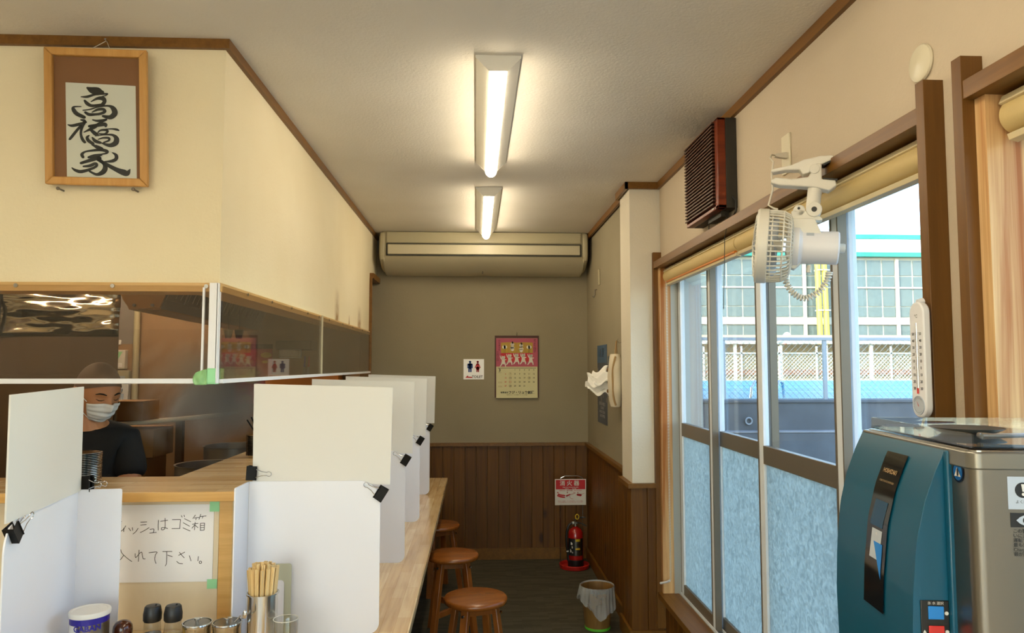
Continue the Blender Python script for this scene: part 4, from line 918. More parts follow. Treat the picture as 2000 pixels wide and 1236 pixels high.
obj('sheet_fold', MB().grid(lambda u, v: (hx-.028-.115*u+.012*math.sin(6*v+3*u), 4.53+.05*(v-.5)+.10*u+.015*math.sin(9*v), 1.385+.018*math.sin(8*u)+(v-.5)*(.14-.05*u)+.01*math.sin(20*v)), 16, 14), 'tissue', ti, smooth=80, solid=.001)
obj('sheet_fold', MB().grid(lambda u, v: (hx-.028-.085*u+.010*math.sin(7*v), 4.51+.05*(v-.5)+.05*u, 1.435+.02*math.sin(5*u+1)+(v-.5)*(.10-.02*u)+.008*math.sin(16*v)), 14, 12), 'tissue', ti, smooth=80, solid=.001)
sw = thing('hanging_string', (XF+.005, 4.60, 1.6), 'thin green cord pinned to the alcove wall above the tissue holder', 'cord')
obj('cord', MB().tube([(XF+.008, 4.60, 1.66), (XF+.006, 4.605, 1.62), (XF+.008, 4.60, 1.575)], .003, 6), 'lime' if False else 'cloth_tan', sw)
sp_ = thing('wall_strip', (XF+.01, 5.24, 2.135), 'thin cream vertical plastic strip high on the alcove wall', 'fitting')
obj('strip', MB().box(XF-.0, XF+.012, 5.22, 5.25, 2.078, 2.192), 'ac', sp_, bevel=.002)
hk2 = thing('wall_hook', (XF+.0, 5.37, 2.02), 'small metal hook below the plastic strip on the alcove wall', 'hook')
obj('hook_wire', MB().tube([(XF+.012, 5.37, 2.06), (XF-.004, 5.37, 2.055), (XF-.004, 5.37, 2.02), (XF-.012, 5.37, 2.0), (XF-.02, 5.37, 2.01)], .004, 8), 'alu_dk', hk2)

# ------------------------------------------------------------------ louvred box on the window wall
hb_ = thing('louvred_speaker_box', (XR, 3.02, 2.30), 'red-brown wooden box with black horizontal louvres high on the window wall', 'wall unit')
ya, yb_, za, zb2 = 2.80, 3.235, 2.115, 2.475; xf = .955
obj('black_case', MB().box(.975, XR-.001, ya, yb_, za, zb2), 'spk', hb_, bevel=.002)
obj('wood_frame', MB().box(xf-.012, .975, ya, ya+.035, za, zb2).box(xf-.012, .975, yb_-.008, yb_, za, zb2).box(xf-.012, .975, ya, yb_, za, za+.014).box(xf-.012, .975, ya, yb_, zb2-.010, zb2), 'heater', hb_, bevel=.002)
for i in range(24):
    z = za+.020+i*.0142
    obj('louvre', MB().box(xf-.022, .974, ya+.036, yb_-.008, z, z+.006), 'louvre', hb_, bevel=0)
obj('badge', MB().box(xf-.014, xf-.011, ya+.05, ya+.075, za+.004, za+.011), 'chrome', hb_)
obj('bottom_box', MB().box(.972, 1.005, ya+.06, ya+.22, za-.022, za), 'spk', hb_)
wc = thing('speaker_wire', (.97, 2.79, 2.1), 'thin black wire dangling from the louvred box in front of the window', 'wire')
obj('wire', MB().tube([(.99, 2.86, 2.105), (.985, 2.82, 2.06), (.965, 2.80, 2.00), (.962, 2.80, 1.90), (.958, 2.80, 1.80), (.962, 2.82, 1.72)], .0014, 6), 'cord_k', wc)
wc2 = thing('brown_flex', (1.0, 3.1, 2.09), 'short brown flex looping from under the louvred box to the window head', 'wire')
obj('flex', MB().tube([(1.0, 3.10, 2.115), (1.0, 3.10, 2.075)], .0022, 6).tube([(1.0, 2.80, 2.16), (1.008, 2.785, 2.14), (1.008, 2.79, 2.10), (1.008, 2.86, 2.074)], .004, 8), 'cord_k', wc2)

# ------------------------------------------------------------------ round plate, socket
rp = thing('round_wall_cap', (XR, 1.60, 2.191), 'glossy cream round cap on the wall above the window post', 'wall cap')
obj('cap', MB().lathe([(0, 0), (.041, 0), (.043, .004), (.041, .008), (.030, .012), (0, .014)], n=40, mat=Matrix.Translation((XR, 1.60, 2.191)) @ Matrix.Rotation(-PI/2, 4, 'Y')), 'plate', rp)
so_ = thing('wall_socket', (XR, 2.335, 2.19), 'narrow beige wall socket plate above the clip fan', 'socket')
obj('cover_plate', MB().box(XR-.007, XR, 2.305, 2.368, 2.128, 2.258), 'plate', so_, bevel=.002)
obj('plug', MB().prism([(0, -.009), (.006, -.010), (.03, -.007), (.045, -.004), (.045, .004), (.03, .007), (.006, .010), (0, .009)], -.008, .008, lambda u, v, w: (XR-.007-u*.9, 2.325+w, 2.185+v)), 'cord_w', so_)

# ------------------------------------------------------------------ roller blinds
def blind(y0, y1, label, rod=False):
    t = thing('roller_blind', (1.045, (y0+y1)/2, 2.0), label, 'roller blind', 'rolled-up cream blinds under the window heads')
    c = (1.052, 1.985)
    obj('roll', MB().frustum((c[0], y0, c[1]), (c[0], y1, c[1]), .036, n=32), 'blind', t)
    obj('top_housing', MB().prism([(c[0]-.034, 2.010), (c[0]-.026, 2.026), (c[0]+.02, 2.03), (c[0]+.02, 2.015), (c[0]-.024, 2.006)], y0-.004, y1+.004, lambda u, v, w: (u, w, v)), 'blind_box', t, bevel=.001)
    obj('bottom_bar', MB().prism([(c[0]-.026, 1.948), (c[0]-.022, 1.936), (c[0]-.004, 1.932), (c[0]+.004, 1.948)], y0+.005, y1-.005, lambda u, v, w: (u, w, v)), 'blind_box', t, bevel=.001)
    if rod: obj('wooden_rod', MB().frustum((c[0]-.024, y0+.01, 1.951), (c[0]-.024, y1-.01, 1.951), .006, n=12), 'rod', t)
    for y in (y0+.06, (y0+y1)/2, y1-.06): obj('bracket', MB().box(c[0]-.012, c[0]+.008, y-.012, y+.012, 2.022, WT), 'film' if False else 'cord_w', t, bevel=.001)
    return t
blind(1.60, 2.84, 'rolled-up cream blind under the window head behind the clip fan')
blind(2.85, 3.955, 'rolled-up cream blind with an orange rod along the far half of the window', True)
blind(.0, 1.36, 'rolled-up cream blind at the second window beside the wooden post')
bc = thing('blind_cord', (1.03, 3.93, 1.2), 'white beaded blind cord hanging down the pine jamb into a clear holder', 'cord')
mb = MB(); 
for off_ in (0, .022): mb.tube([(1.030-off_*.5, 3.925-off_, 1.95-(1.58)*i/40) for i in range(41)], .0013, 6)
obj('cord_loop', mb, 'cord_w', bc)
mb = MB()
for off_ in (0, .022):
    for i in range(100): mb.ball((1.030-off_*.5, 3.925-off_, 1.95-.0158*i), .0026, 6, 4)
o_ = obj('beads', mb, 'cord_w', bc); o_['kind'] = 'stuff'
obj('cord_holder', MB().tube([(1.02, 3.915, .372), (1.01, 3.93, .362), (.99, 3.955, .350), (.985, 3.968, .345)], .006, 10), 'white_pl', bc)

# ------------------------------------------------------------------ clip fan
FO = Vector((.845, 2.03, 1.8365)); ax = Vector((.925, -.37, -.085)).normalized(); up_ = Vector((0, 0, 1)); up_ = (up_-ax*up_.dot(ax)).normalized(); sy = up_.cross(ax)
kf = .00147
def fx(x, y, z=0): return FO+ax*(x*kf)+up_*(-y*kf)+sy*(z*kf)     # x right, y down (picture-like), z away
RF = Matrix((ax, sy, up_)).transposed().to_4x4(); RF.translation = FO
def frot(): return Matrix.Translation(FO) @ RF.to_3x3().to_4x4() @ Matrix.Rotation(PI/2, 4, 'Y')
fan = thing('clip_fan', tuple(FO), 'white plastic clip-on fan clamped to the window head casing', 'fan')
fr_ = frot()
obj('front_ring', MB().lathe([(.094, -.052), (.102, -.052), (.106, -.046), (.105, -.022), (.102, -.020), (.100, -.024), (.096, -.046)], n=64, mat=fr_, close=True), 'fan_pl', fan)
mb = MB()
for i in range(44):
    a = 2*PI*i/44
    pr_ = [(.101, -.030), (.101, -.005), (.098, .020), (.090, .034), (.070, .042), (.055, .044)]
    mb.tube([fr_ @ Vector((r*math.cos(a), r*math.sin(a), z)) for r, z in pr_], .0021, 5)
for r, z in ((.0985, .018), (.084, .038), (.060, .0445), (.0975, -.012)): mb.tube([fr_ @ Vector((r*math.cos(a), r*math.sin(a), z)) for a in [2*PI*i/48 for i in range(48)]], .002, 6, True)
obj('cage', mb, 'fan_pl', fan)
mb = MB()
for i in range(40):
    a = 2*PI*i/40; mb.tube([fr_ @ Vector((r*math.cos(a), r*math.sin(a), z)) for r, z in ((.018, -.060), (.05, -.059), (.085, -.055), (.098, -.048))], .0016, 5)
obj('front_grille', mb, 'fan_pl', fan)
obj('grille_badge', MB().lathe([(0, -.064), (.016, -.063), (.020, -.058), (0, -.056)], n=24, mat=fr_), 'fan_pl', fan)
def blade(a0):
    def g(u, v):
        r = .014+.070*u; a = a0+(v-.5)*(1.05+.15*u); z = -.008+.026*(v-.5)
        return fr_ @ Vector((r*math.cos(a), r*math.sin(a), z))
    return g
for i in range(4): obj("blade", MB().grid(blade(i*PI/2), 8, 8), "sticker", fan, solid=.0012)
obj('hub', MB().lathe([(0, -.028), (.012, -.026), (.015, -.018), (.015, .02), (0, .02)], n=24, mat=fr_), 'fan_pl', fan)
mt = obj('motor_housing', MB().lathe([(0, .040), (.056, .040), (.058, .044), (.058, .060), (.050, .066), (.047, .070), (.0455, .135), (.046, .160), (.043, .164), (0, .164)], n=48, mat=fr_), 'white_pl', fan, bevel=0)
obj('rear_knob', MB().lathe([(.013, .163), (.0135, .176), (.011, .181), (0, .182)], n=24, mat=fr_), 'fan_pl', mt)
def fprism(name, pts, z0_, z1_, mat, par, bev=.002):
    return obj(name, MB().prism([(x, y) for x, y in pts], z0_, z1_, lambda u, v, w: fx(u, v, w)), mat, par, bevel=bev)
fprism('upper_bracket', [(20, -52), (66, -52), (82, -20), (82, 20), (24, 30), (18, 10)], -20, 20, 'fan_pl', fan)
fprism('lower_bracket', [(26, 20), (44, 20), (46, 34), (36, 44), (24, 40)], -14, 14, 'fan_pl', fan)
fprism('joint_plate', [(24, -66), (34, -72), (56, -66), (78, -56), (80, -50), (26, -50)], -13, 13, 'fan_pl', fan)
obj('joint', MB().frustum(fx(64, -70, -17), fx(64, -70, 17), 14*kf, n=28), 'fan_pl', fan, bevel=.002)
obj('joint_screw', MB().frustum(fx(64, -70, -18), fx(64, -70, -16), 5*kf, n=16).frustum(fx(37, -72, -14), fx(37, -72, -12), 2.5*kf, n=12), 'blackp', fan)
obj('joint_knuckle', MB().frustum(fx(38, -68, -13), fx(38, -68, 13), 11*kf, n=24), 'fan_pl', fan, bevel=.002)
obj('neck', MB().frustum(fx(62, -72), fx(64, -118), 12.5*kf, 13*kf, n=24), 'fan_pl', fan, bevel=.002)
fprism('lower_jaw', [(-17, -125), (-8, -131), (20, -128), (50, -132), (60, -150), (62, -158), (72, -158), (74, -128), (98, -126), (101, -116), (88, -106), (66, -112), (40, -114), (0, -116), (-15, -120)], -15, 15, 'fan_pl', fan, .003)
fprism('upper_jaw', [(-18, -144), (-14, -148), (20, -156), (40, -166), (70, -173), (90, -174), (95, -168), (76, -158), (60, -150), (50, -140), (40, -137), (34, -146), (10, -146), (-14, -141)], -13, 13, 'fan_pl', fan, .003)
obj('pivot_pin', MB().frustum(fx(60, -147, -17), fx(60, -147, 17), 9*kf, n=24), 'fan_pl', fan, bevel=.001)
fprism('rubber_pad', [(70, -158), (72, -164), (97, -172), (98, -166), (76, -154)], -12, 12, 'blackp', fan, .001)
fprism('rubber_pad', [(76, -131), (76, -126), (101, -124), (102, -129)], -14, 14, 'blackp', fan, .001)
obj('oscillation_knob', MB().frustum(fx(62, 34), fx(62, 48), 4*kf, 5*kf, n=16), 'fan_pl', fan)
obj('rating_label', MB().grid(lambda u, v: fr_ @ Vector(((.0468)*math.cos(-2.60+.42*u+PI/2*0), (.0468)*math.sin(-2.60+.42*u), .078+.02*v)), 8, 2), 'sticker', mt)
N_ = 260; cen = [(20, 45), (24, 68), (38, 88), (58, 97), (80, 86), (94, 66), (98, 46)]
def cpt(t_):
    s_ = t_*(len(cen)-1); i = min(int(s_), len(cen)-2); f = s_-i; a, b, c_, d_ = [Vector((*cen[j], 0)) for j in (max(i-1, 0), i, i+1, min(i+2, len(cen)-1))]
    return .5*((2*b)+(c_-a)*f+(2*a-5*b+4*c_-d_)*f*f+(3*b-a-3*c_+d_)*f**3)
pts = []
for i in range(N_):
    t_ = i/(N_-1); p = cpt(t_); q = cpt(min(1, t_+.01)); d = (q-cpt(max(0, t_-.01))).normalized(); n_ = Vector((-d.y, d.x, 0)); a = t_*2*PI*24
    pts.append(fx(p.x+n_.x*5.0*math.cos(a), p.y+n_.y*5.0*math.cos(a), 5.0*math.sin(a)))
obj('coiled_cord', MB().tube(pts, .0026, 6), 'fan_pl', fan, smooth=80)
obj('power_cord', MB().tube([(XR-.045, 2.325, 2.185), (XR-.065, 2.31, 2.183), (XR-.085, 2.27, 2.16), fx(-14, -165), fx(-16, -140), fx(-12, -110), fx(-18, -80), fx(-8, -74), fx(0, -72)], .0028, 8), 'cord_w', fan, smooth=80)

# ------------------------------------------------------------------ thermometer
th_ = thing('wall_thermometer', (.962, 1.556, 1.50), 'long white plastic thermometer with a round hygrometer dial hung on the window post', 'thermometer')
tx0, tx1 = .950, .966; tc = 1.5475; hw_ = .0255
stad = [(tc+hw_*math.cos(a), 1.612+hw_*math.sin(a)) for a in [PI*i/14 for i in range(15)]]+[(tc+hw_*math.cos(a), 1.414+hw_*math.sin(a)) for a in [PI+PI*i/14 for i in range(15)]]
obj('body', MB().prism(stad, tx0, tx1, lambda u, v, w: (w, u, v)), 'white_pl', th_, bevel=.003)
TF = lambda yc_, zc: (lambda u, v: (tx0-.0004, yc_-u, zc+v))
for i, n_ in enumerate(['50', '40', '30', '20', '10', '0', '10', '20', '30']):
    for s_ in (-1, 1): text(n_, .0085, 'ink', th_, TF(tc-s_*.0125, 1.568-i*.01465), name='scale_number', bold=.0002)
text('℃', .010, 'ink', th_, TF(tc, 1.606))
mb = MB()
for i in range(45):
    for s_ in (-1, 1): mb._a([(tx0-.0003, tc+s_*.003, 1.571-i*.00268), (tx0-.0003, tc+s_*(.0055 if i % 5 else .007), 1.571-i*.00268), (tx0-.0003, tc+s_*(.0055 if i % 5 else .007), 1.5704-i*.00268), (tx0-.0003, tc+s_*.003, 1.5704-i*.00268)], [(0, 1, 2, 3)])
obj('scale_marks', mb, 'ink', th_, smooth=0)
obj('glass_tube', MB().frustum((tx0-.0005, tc, 1.452), (tx0-.0005, tc, 1.592), .0014, n=8), 'chrome', th_)
obj('red_column', MB().frustum((tx0-.0012, tc, 1.440), (tx0-.0012, tc, 1.452), .0022, n=8), 'red_b', th_)
MX = Matrix.Translation((tx0, tc, 1.415)) @ Matrix.Rotation(-PI/2, 4, 'Y')
dl = obj('dial', MB().lathe([(0, .0005), (.0185, .0005), (.019, .002), (.0205, .002), (.0205, 0)], n=32, mat=MX), 'sticker', th_)
mb = MB()
for i in range(21):
    a = -.7+4.5*i/20; ca_, sa_ = math.cos(a), math.sin(a)
    mb._a([MX @ Vector((r*ca_-w*sa_, r*sa_+w*ca_, .0012)) for r, w in ((.0145, -.0003), (.017, -.0003), (.017, .0003), (.0145, .0003))], [(0, 1, 2, 3)])
obj('dial_marks', mb, 'ink', dl, smooth=0)
obj('needle', MB()._a([MX @ Vector(p) for p in ((-.003, -.003, .0018), (.010, .006, .0018), (-.001, .001, .0018))], [(0, 1, 2)]), 'red_b', dl, smooth=0)
obj('hanging_tab', MB().frustum((tx0+.004, tc-.002, 1.636), (tx1, tc-.002, 1.640), .007, n=14), 'white_pl', th_)
obj('white_string', MB().tube([(.960, 1.545, 1.392), (.962, 1.556, 1.375), (.96, 1.562, 1.35), (.962, 1.556, 1.33)], .003, 6), 'cord_w', th_)

# ------------------------------------------------------------------ cold-water / ice dispenser
dp = thing('drink_dispenser', (.62, .905, .80), 'teal fronted stainless drink dispenser beside the window posts', 'dispenser', rz=-math.atan2(.118, .993))
DM = Matrix.Translation((.62, .905, 0)) @ Matrix.Rotation(-math.atan2(.118, .993), 4, 'Z')
def dobj(name, mb, mat, par=None, **k):     # local metres: x into the room side depth, y along the front, z world height - 0.80
    return obj(name, mb, mat, par or dp, local=True, **k)
ZB = .80; zt = 1.392-ZB
def rr2(x0, x1, y0, y1, r, n=6):
    P = []
    for cx, cy, a0 in ((x0+r, y0+r, PI), (x1-r, y0+r, 1.5*PI), (x1-r, y1-r, 0), (x0+r, y1-r, .5*PI)):
        P += [(cx+r*math.cos(a0+PI/2*i/n), cy+r*math.sin(a0+PI/2*i/n)) for i in range(n+1)]
    return P
dobj('body', MB().prism(rr2(0, .375, 0, .335, .014), 0, zt-.022, f3), 'brushed', smooth=30)
dobj('top_rim', MB().prism(rr2(-.003, .378, -.003, .338, .015), zt-.022, zt, f3), 'brim', smooth=30, bevel=.002) if 'brim' in M else dobj('top_rim', MB().prism(rr2(-.003, .378, -.003, .338, .015), zt-.022, zt, f3), plain('grey_rim_steel', '8c887e', .3, .8), smooth=30, bevel=.002)
dobj('top_plate', MB().prism(rr2(.004, .370, .004, .330, .012), zt, zt+.0015, f3), 'steel', smooth=30)
cv = [(1.394, .0), (1.36, -.016), (1.32, -.031), (1.27, -.043), (1.20, -.050), (1.13, -.053), (1.05, -.051), (.97, -.045), (.88, -.034), (.82, -.026)]
def px(z):
    for (za_, xa), (zb_, xb) in zip(cv, cv[1:]):
        if za_ >= z >= zb_: f = (za_-z)/(za_-zb_); return xa+(xb-xa)*f
    return cv[-1][1]
prof = [(x, z-ZB) for z, x in cv]+[(.002, .82-ZB), (.002, 1.394-ZB)]
pr2 = prof[:-2]
# smooth front curve
fine = [(px(z), z-ZB) for z in [1.392-.572*i/40 for i in range(41)]]
tl = dobj('teal_front', MB().prism(fine+[(.0, .02), (.0, zt)], .058, .330, lambda u, v, w: (u, w, v)), 'teal', smooth=25, bevel=.003)
dobj('door_edge', MB().box(-.006, .004, .048, .058, .01, zt-.004), 'teal', bevel=.002)
def fface(ya, yb, za_, zb_, d, n=24): return MB().grid(lambda u, v: (px(zb_+(za_-zb_)*v)-d, ya+(yb-ya)*u+(.004*(1-v)), zb_+(za_-zb_)*v-ZB), 1, n)
dw = dobj('display_window', fface(.140, .208, 1.370, 1.145, .0022), 'teal_d', smooth=60)
TD = lambda yc_, zc: (lambda u, v: (px(zc+v)-.0032, yc_-u, zc+v-ZB))
text('HOSHIZAKI', .0085, 'cloth_tan', dp, TD(.174, 1.343), local=True, bold=.0002); text('CUBE STAR ICE DISPENSER', .0040, 'cloth_tan', dp, TD(.174, 1.328), local=True)
mb = MB()
dobj('blue_print', fface(.153, .195, 1.300, 1.262, .0026, 6), plain('navy_glass_print', '10405f', .2), smooth=60)
dobj('grey_print', fface(.157, .191, 1.258, 1.215, .0026, 6), 'sticker', smooth=60)
dobj('glass_print', MB().grid(lambda u, v: (px(1.19+.05*v)-.0029, .153+.03*u*v, 1.19+.05*v-ZB), 1, 6), 'blue_b', smooth=60)
text('45', .006, 'sign_w', dp, TD(.174, 1.252), local=True)
SD = lambda xc, zc, y=.0575: (lambda u, v: (xc+u, y, zc+v-ZB))
bp = dobj('button_panel', MB().box(-.042, -.006, .0562, .058, 1.09-ZB, 1.192-ZB), 'blackp', bevel=.001)
dobj('blue_button', MB().box(-.033, -.013, .0545, .0565, 1.168-ZB, 1.185-ZB), 'blue_b', bevel=.001)
dobj('red_button', MB().box(-.033, -.013, .0545, .0565, 1.144-ZB, 1.160-ZB), 'red_b', bevel=.001)
for z_ in (1.176, 1.152): dobj('indicator_icon', MB().frustum((-.0095, .0562, z_-ZB), (-.0095, .0555, z_-ZB), .0025, n=14), 'sign_w')
text('氷 水 選択', .0045, 'sign_w', dp, SD(-.023, 1.1885, .0558), local=True); text('▲', .005, 'sign_w', dp, SD(-.038, 1.152, .0558), local=True)
text('定量   連続', .0055, 'sign_w', dp, SD(-.024, 1.136, .0558), local=True)
# round emblem with a white diving shape on the front steel strip
mt_ = Matrix.Translation((-.0008, .031, 1.363-ZB)) @ Matrix.Rotation(-PI/2, 4, 'Y')
rb = dobj('round_emblem', MB().lathe([(0, .0), (.0135, 0)], n=32, mat=mt_), plain('emblem_navy', '0c1c3c', .4), smooth=0)
dobj('emblem_disc', MB().lathe([(0, .0004), (.0108, .0004)], n=32, mat=mt_), 'blue_b', smooth=0)
E_ = lambda u, v: (-.0016, .031-u, 1.363-ZB+v)
dobj('emblem_iceberg', MB()._a([E_(-.008, -.006), E_(.008, -.0055), E_(.004, -.001), E_(.0015, .004), E_(-.001, .006), E_(-.004, 0)], [(0, 1, 2, 3, 4, 5)]), 'sign_w', smooth=0)
dobj('emblem_bird', MB()._a([(-.002,)+tuple(E_(a, b)[1:]) for a, b in ((-.001, -.006), (.003, -.004), (.0035, .002), (.0015, .006), (-.001, .003))], [(0, 1, 2, 3, 4)]), 'ink', smooth=0)
# stickers on the side that faces the room
def side_rect(name, x0_, x1_, z0_, z1_, mat, d=.0006): return dobj(name, MB().box(x0_, x1_, -d, 0, z0_-ZB, z1_-ZB), mat, smooth=0)
side_rect('warning_sticker', .042, .098, 1.322, 1.362, 'sticker'); 
SF = lambda xc, zc, y=-.0010: (lambda u, v: (xc+u, y, zc+v-ZB))
dobj('warning_disc', MB().frustum((.060, -.0009, 1.3455-ZB), (.060, -.0006, 1.3455-ZB), .0095, n=28), 'ink', smooth=0)
dobj('exclamation_mark', MB().prism([(-.0022, .0075), (.0022, .0075), (.0010, -.0018), (-.0010, -.0018)], 0, .0003, lambda u, v, w: (.060+u, -.0013-w, 1.3455-ZB+v)).frustum((.060, -.0016, 1.3405-ZB), (.060, -.0013, 1.3405-ZB), .0019, n=12), 'sign_w', smooth=0)
text('よく読む', .0048, 'ink', dp, SF(.060, 1.331), local=True)
side_rect('eye_banner', .044, .10, 1.300, 1.3175, 'ink')
eye = [(-.0125, 0), (-.008, .004), (-.003, .0062), (.003, .0062), (.008, .004), (.0125, 0), (.008, -.004), (.003, -.0062), (-.003, -.0062), (-.008, -.004)]
dobj('eye_shape', MB().prism([(.063+a, b) for a, b in eye], 0, .0003, lambda u, v, w: (u, -.0008-w, 1.3085-ZB+v)), 'sticker', smooth=0)
dobj('eye_pupil', MB().frustum((.063, -.0015, 1.3085-ZB), (.063, -.0011, 1.3085-ZB), .0048, n=20), 'ink', smooth=0)
text('この製品は冷蔵機器です。お取扱\nいに注意し 過冷えに「パワー」\n運転する品質があります。\n最も近い冷凍(強風)に\nCharge 施設する プ\n最が記入されていま', .0056, 'ink', dp, lambda u, v: (.046+u, -.0008, 1.281-ZB+v), align='LEFT', local=True)
ds = thing('dispenser_stand', (.80, 1.05, 0), 'steel cabinet stand under the drink dispenser', 'cabinet', rz=-math.atan2(.118, .993))
obj('carcass', MB().box(-.16, .13, -.15, .16, .08, .80), 'brushed', ds, local=True, bevel=.003)
obj('door', MB().box(-.175, -.16, -.145, .155, .10, .78), 'steel', ds, local=True, bevel=.003)
for a_, b_ in ((-.14, -.13), (.11, -.13), (-.14, .14), (.11, .14)): obj('foot', MB().frustum((a_, b_, 0), (a_, b_, .08), .015, n=14), 'blackp', ds, local=True)
def on_top(x, y, z): p = DM @ Vector((x, y, z)); return tuple(p)
tr = thing('clear_tray', on_top(.16, .17, 1.395), 'clear plastic tray lid lying on top of the drink dispenser', 'tray', rz=-math.atan2(.118, .993))
tm = MB()
for (a, b, c_, d_) in ((-.15, -.148, -.155, .155), (.178, .18, -.155, .155), (-.15, .18, -.155, -.153), (-.15, .18, .153, .155)): tm.box(a, b, c_, d_, 0, .018)
tm.box(-.15, .18, -.155, .155, 0, .002)
obj('tray_shell', tm, 'film', tr, local=True, smooth=0)
dk = thing('dark_plate', on_top(.10, .20, 1.398), 'dark shallow plate in the clear tray on the dispenser', 'plate')
obj('plate', MB().lathe([(0, 0), (.035, 0), (.050, .008), (.051, .009), (.034, .003), (0, .003)], n=40), plain('pewter_plate', '6c6e6a', .3, .6), dk, local=True)
tq = thing('steel_tongs', on_top(.10, .09, 1.40), 'thin steel serving tongs lying in the clear tray on the dispenser', 'tongs', rz=-.10)
for s_ in (-1, 1):
    obj('arm', MB().tube([(-.04, s_*.004, .004), (-.02, s_*.006, .004), (.05, s_*.010, .006), (.13, s_*.010, .006), (.16, 0, .006)], [.0045, .0028, .0018, .0018, .0018], 8), 'chrome', tq, local=True)

# ------------------------------------------------------------------ kitchen
kc = thing('steel_splash_sheet', (-2.9, 4.2, 1.78), 'crinkled shiny steel sheet high in the kitchen behind the guard', 'metal sheet')
obj('sheet', MB().grid(lambda u, v: (-3.6+1.61*u, 4.2+.02*math.sin(9*u+3*v)*math.sin(5*v+2*u), 1.662+.33*v), 30, 12), 'foil', kc, smooth=80, solid=.002)
obj('seam', MB().box(-2.63, -2.615, 4.17, 4.18, 1.66, 1.95), 'black', kc)
cb = thing('kitchen_cupboard', (-2.8, 4.35, 0), 'dark brown cupboard panel in the kitchen behind the cook', 'cupboard')
obj('carcass', MB().prism([(-3.6, 4.2), (-1.985, 4.2), (-2.07, 4.36), (-3.6, 4.36)], 0, 1.66, f3), 'kit_dark', cb, bevel=.003)
obj('door', MB().box(-3.59, -2.80, 4.188, 4.2, .1, 1.45), 'kit_dark', cb, bevel=.002); obj('door', MB().box(-2.79, -1.995, 4.188, 4.2, .1, 1.45), 'kit_dark', cb, bevel=.002)
obj('upper_carcass', MB().prism([(-3.6, 4.23), (-2.0, 4.23), (-2.07, 4.36), (-3.6, 4.36)], 1.66, 2.37, f3), 'kit_dark', cb)
pi = thing('white_pipe', (-2.50, YK, 0), 'pale vertical pipe on the kitchen wall beside the switch boxes', 'pipe')
obj('pipe', MB().frustum((-2.505, YK-.03, 0), (-2.505, YK-.03, 2.38), .022, n=16), 'ac', pi)
def wallbox(name, x0_, x1_, z0_, z1_, d, mat, label, cat):
    t = thing(name, ((x0_+x1_)/2, YK, z0_), label, cat); obj('case', MB().box(x0_, x1_, YK-d, YK-.001, z0_, z1_), mat, t, bevel=.004); return t
b1 = wallbox('soap_dispenser', -2.665, -2.575, 1.475, 1.615, .05, 'sign_w', 'white wall dispenser with a green triangle on the kitchen wall', 'dispenser')
obj('green_triangle', MB()._a([(-2.655, YK-.0505, 1.602), (-2.592, YK-.0505, 1.602), (-2.625, YK-.0505, 1.545)], [(0, 1, 2)]), 'green_tape', b1, smooth=0)
obj('lower_label', MB().box(-2.652, -2.595, YK-.052, YK-.05, 1.49, 1.52), 'paper', b1)
b2 = wallbox('gas_controller', -2.675, -2.545, 1.375, 1.465, .05, 'ac', 'upper cream controller box on the kitchen wall', 'control box')
obj('display', MB().box(-2.64, -2.57, YK-.053, YK-.05, 1.395, 1.425), 'sticker', b2)
b3 = wallbox('water_heater_control', -2.665, -2.545, 1.235, 1.365, .05, 'sign_w', 'lower white controller box with round dial on the kitchen wall', 'control box')
obj('dial', MB().frustum((-2.60, YK-.05, 1.325), (-2.60, YK-.062, 1.325), .018, n=20), 'sticker', b3); obj('label', MB().box(-2.64, -2.575, YK-.052, YK-.05, 1.25, 1.295), 'sticker', b3)
b4 = wallbox('wall_hook_plate', -2.655, -2.625, 1.655, 1.69, .012, 'paper', 'tiny white square hook plate above the wall dispenser', 'hook')
# range hood bank
ho = thing('range_hood', (-1.5, 3.4, 1.74), 'greasy tan range hood with a sloping row of grease filters', 'range hood')
def hp(x, y, z): return (x-.08*(y-3.4), y, z)
def hprism(name, pts, ya_, yb2, mat, par=ho, **k): return obj(name, MB().prism(pts, ya_, yb2, lambda u, v, w: hp(u, w, v)), mat, par, **k)
hprism('end_plate', [(-1.62, 1.875), (-1.565, 1.752), (-1.43, 1.762), (-1.36, 1.93), (-1.36, 2.0), (-1.62, 2.0)], 3.395, 3.41, 'hood')
hprism('trough', [(-1.60, 1.80), (-1.565, 1.752), (-1.43, 1.752), (-1.42, 1.79), (-1.435, 1.792), (-1.445, 1.765), (-1.56, 1.765)], 3.41, 5.5, 'hood')
hprism('trough_rim', [(-1.432, 1.757), (-1.428, 1.757), (-1.408, 1.797), (-1.414, 1.798)], 3.41, 5.5, 'filter')
hprism('left_slope', [(-1.60, 1.80), (-1.56, 1.765), (-1.80, 2.36), (-1.84, 2.36)], 3.41, 5.5, 'hood')
for i in range(8):
    a = 3.42+i*.26; 
    f_ = hprism('grease_filter', [(-1.425, 1.80), (-1.41, 1.795), (-1.17, 2.36), (-1.19, 2.37)], a, a+.245, 'filter', bevel=.004)
    m = MB()
    for q in range(3): m.prism([(-1.408, 1.815), (-1.400, 1.812), (-1.18, 2.33), (-1.188, 2.335)], a+.03+q*.075, a+.055+q*.075, lambda u, v, w: hp(u, w, v))
    obj('filter_ridge', m, 'filter', f_)
for x in (-1.54, -1.46): obj('rivet', MB().frustum((x, 3.395, 1.772), (x, 3.385, 1.772), .007, n=10), 'alu_dk', ho)
sh_ = thing('plank_shelf', (-1.95, 4.5, 1.15), 'long pale plank shelf carrying a cardboard box in the kitchen', 'shelf')
obj('board', MB().grid(lambda u, v: (-2.3+.75*u, 4.40+.22*v+.30*u*u, 1.158+.04*u*u), 16, 2), 'ply', sh_, solid=.02)
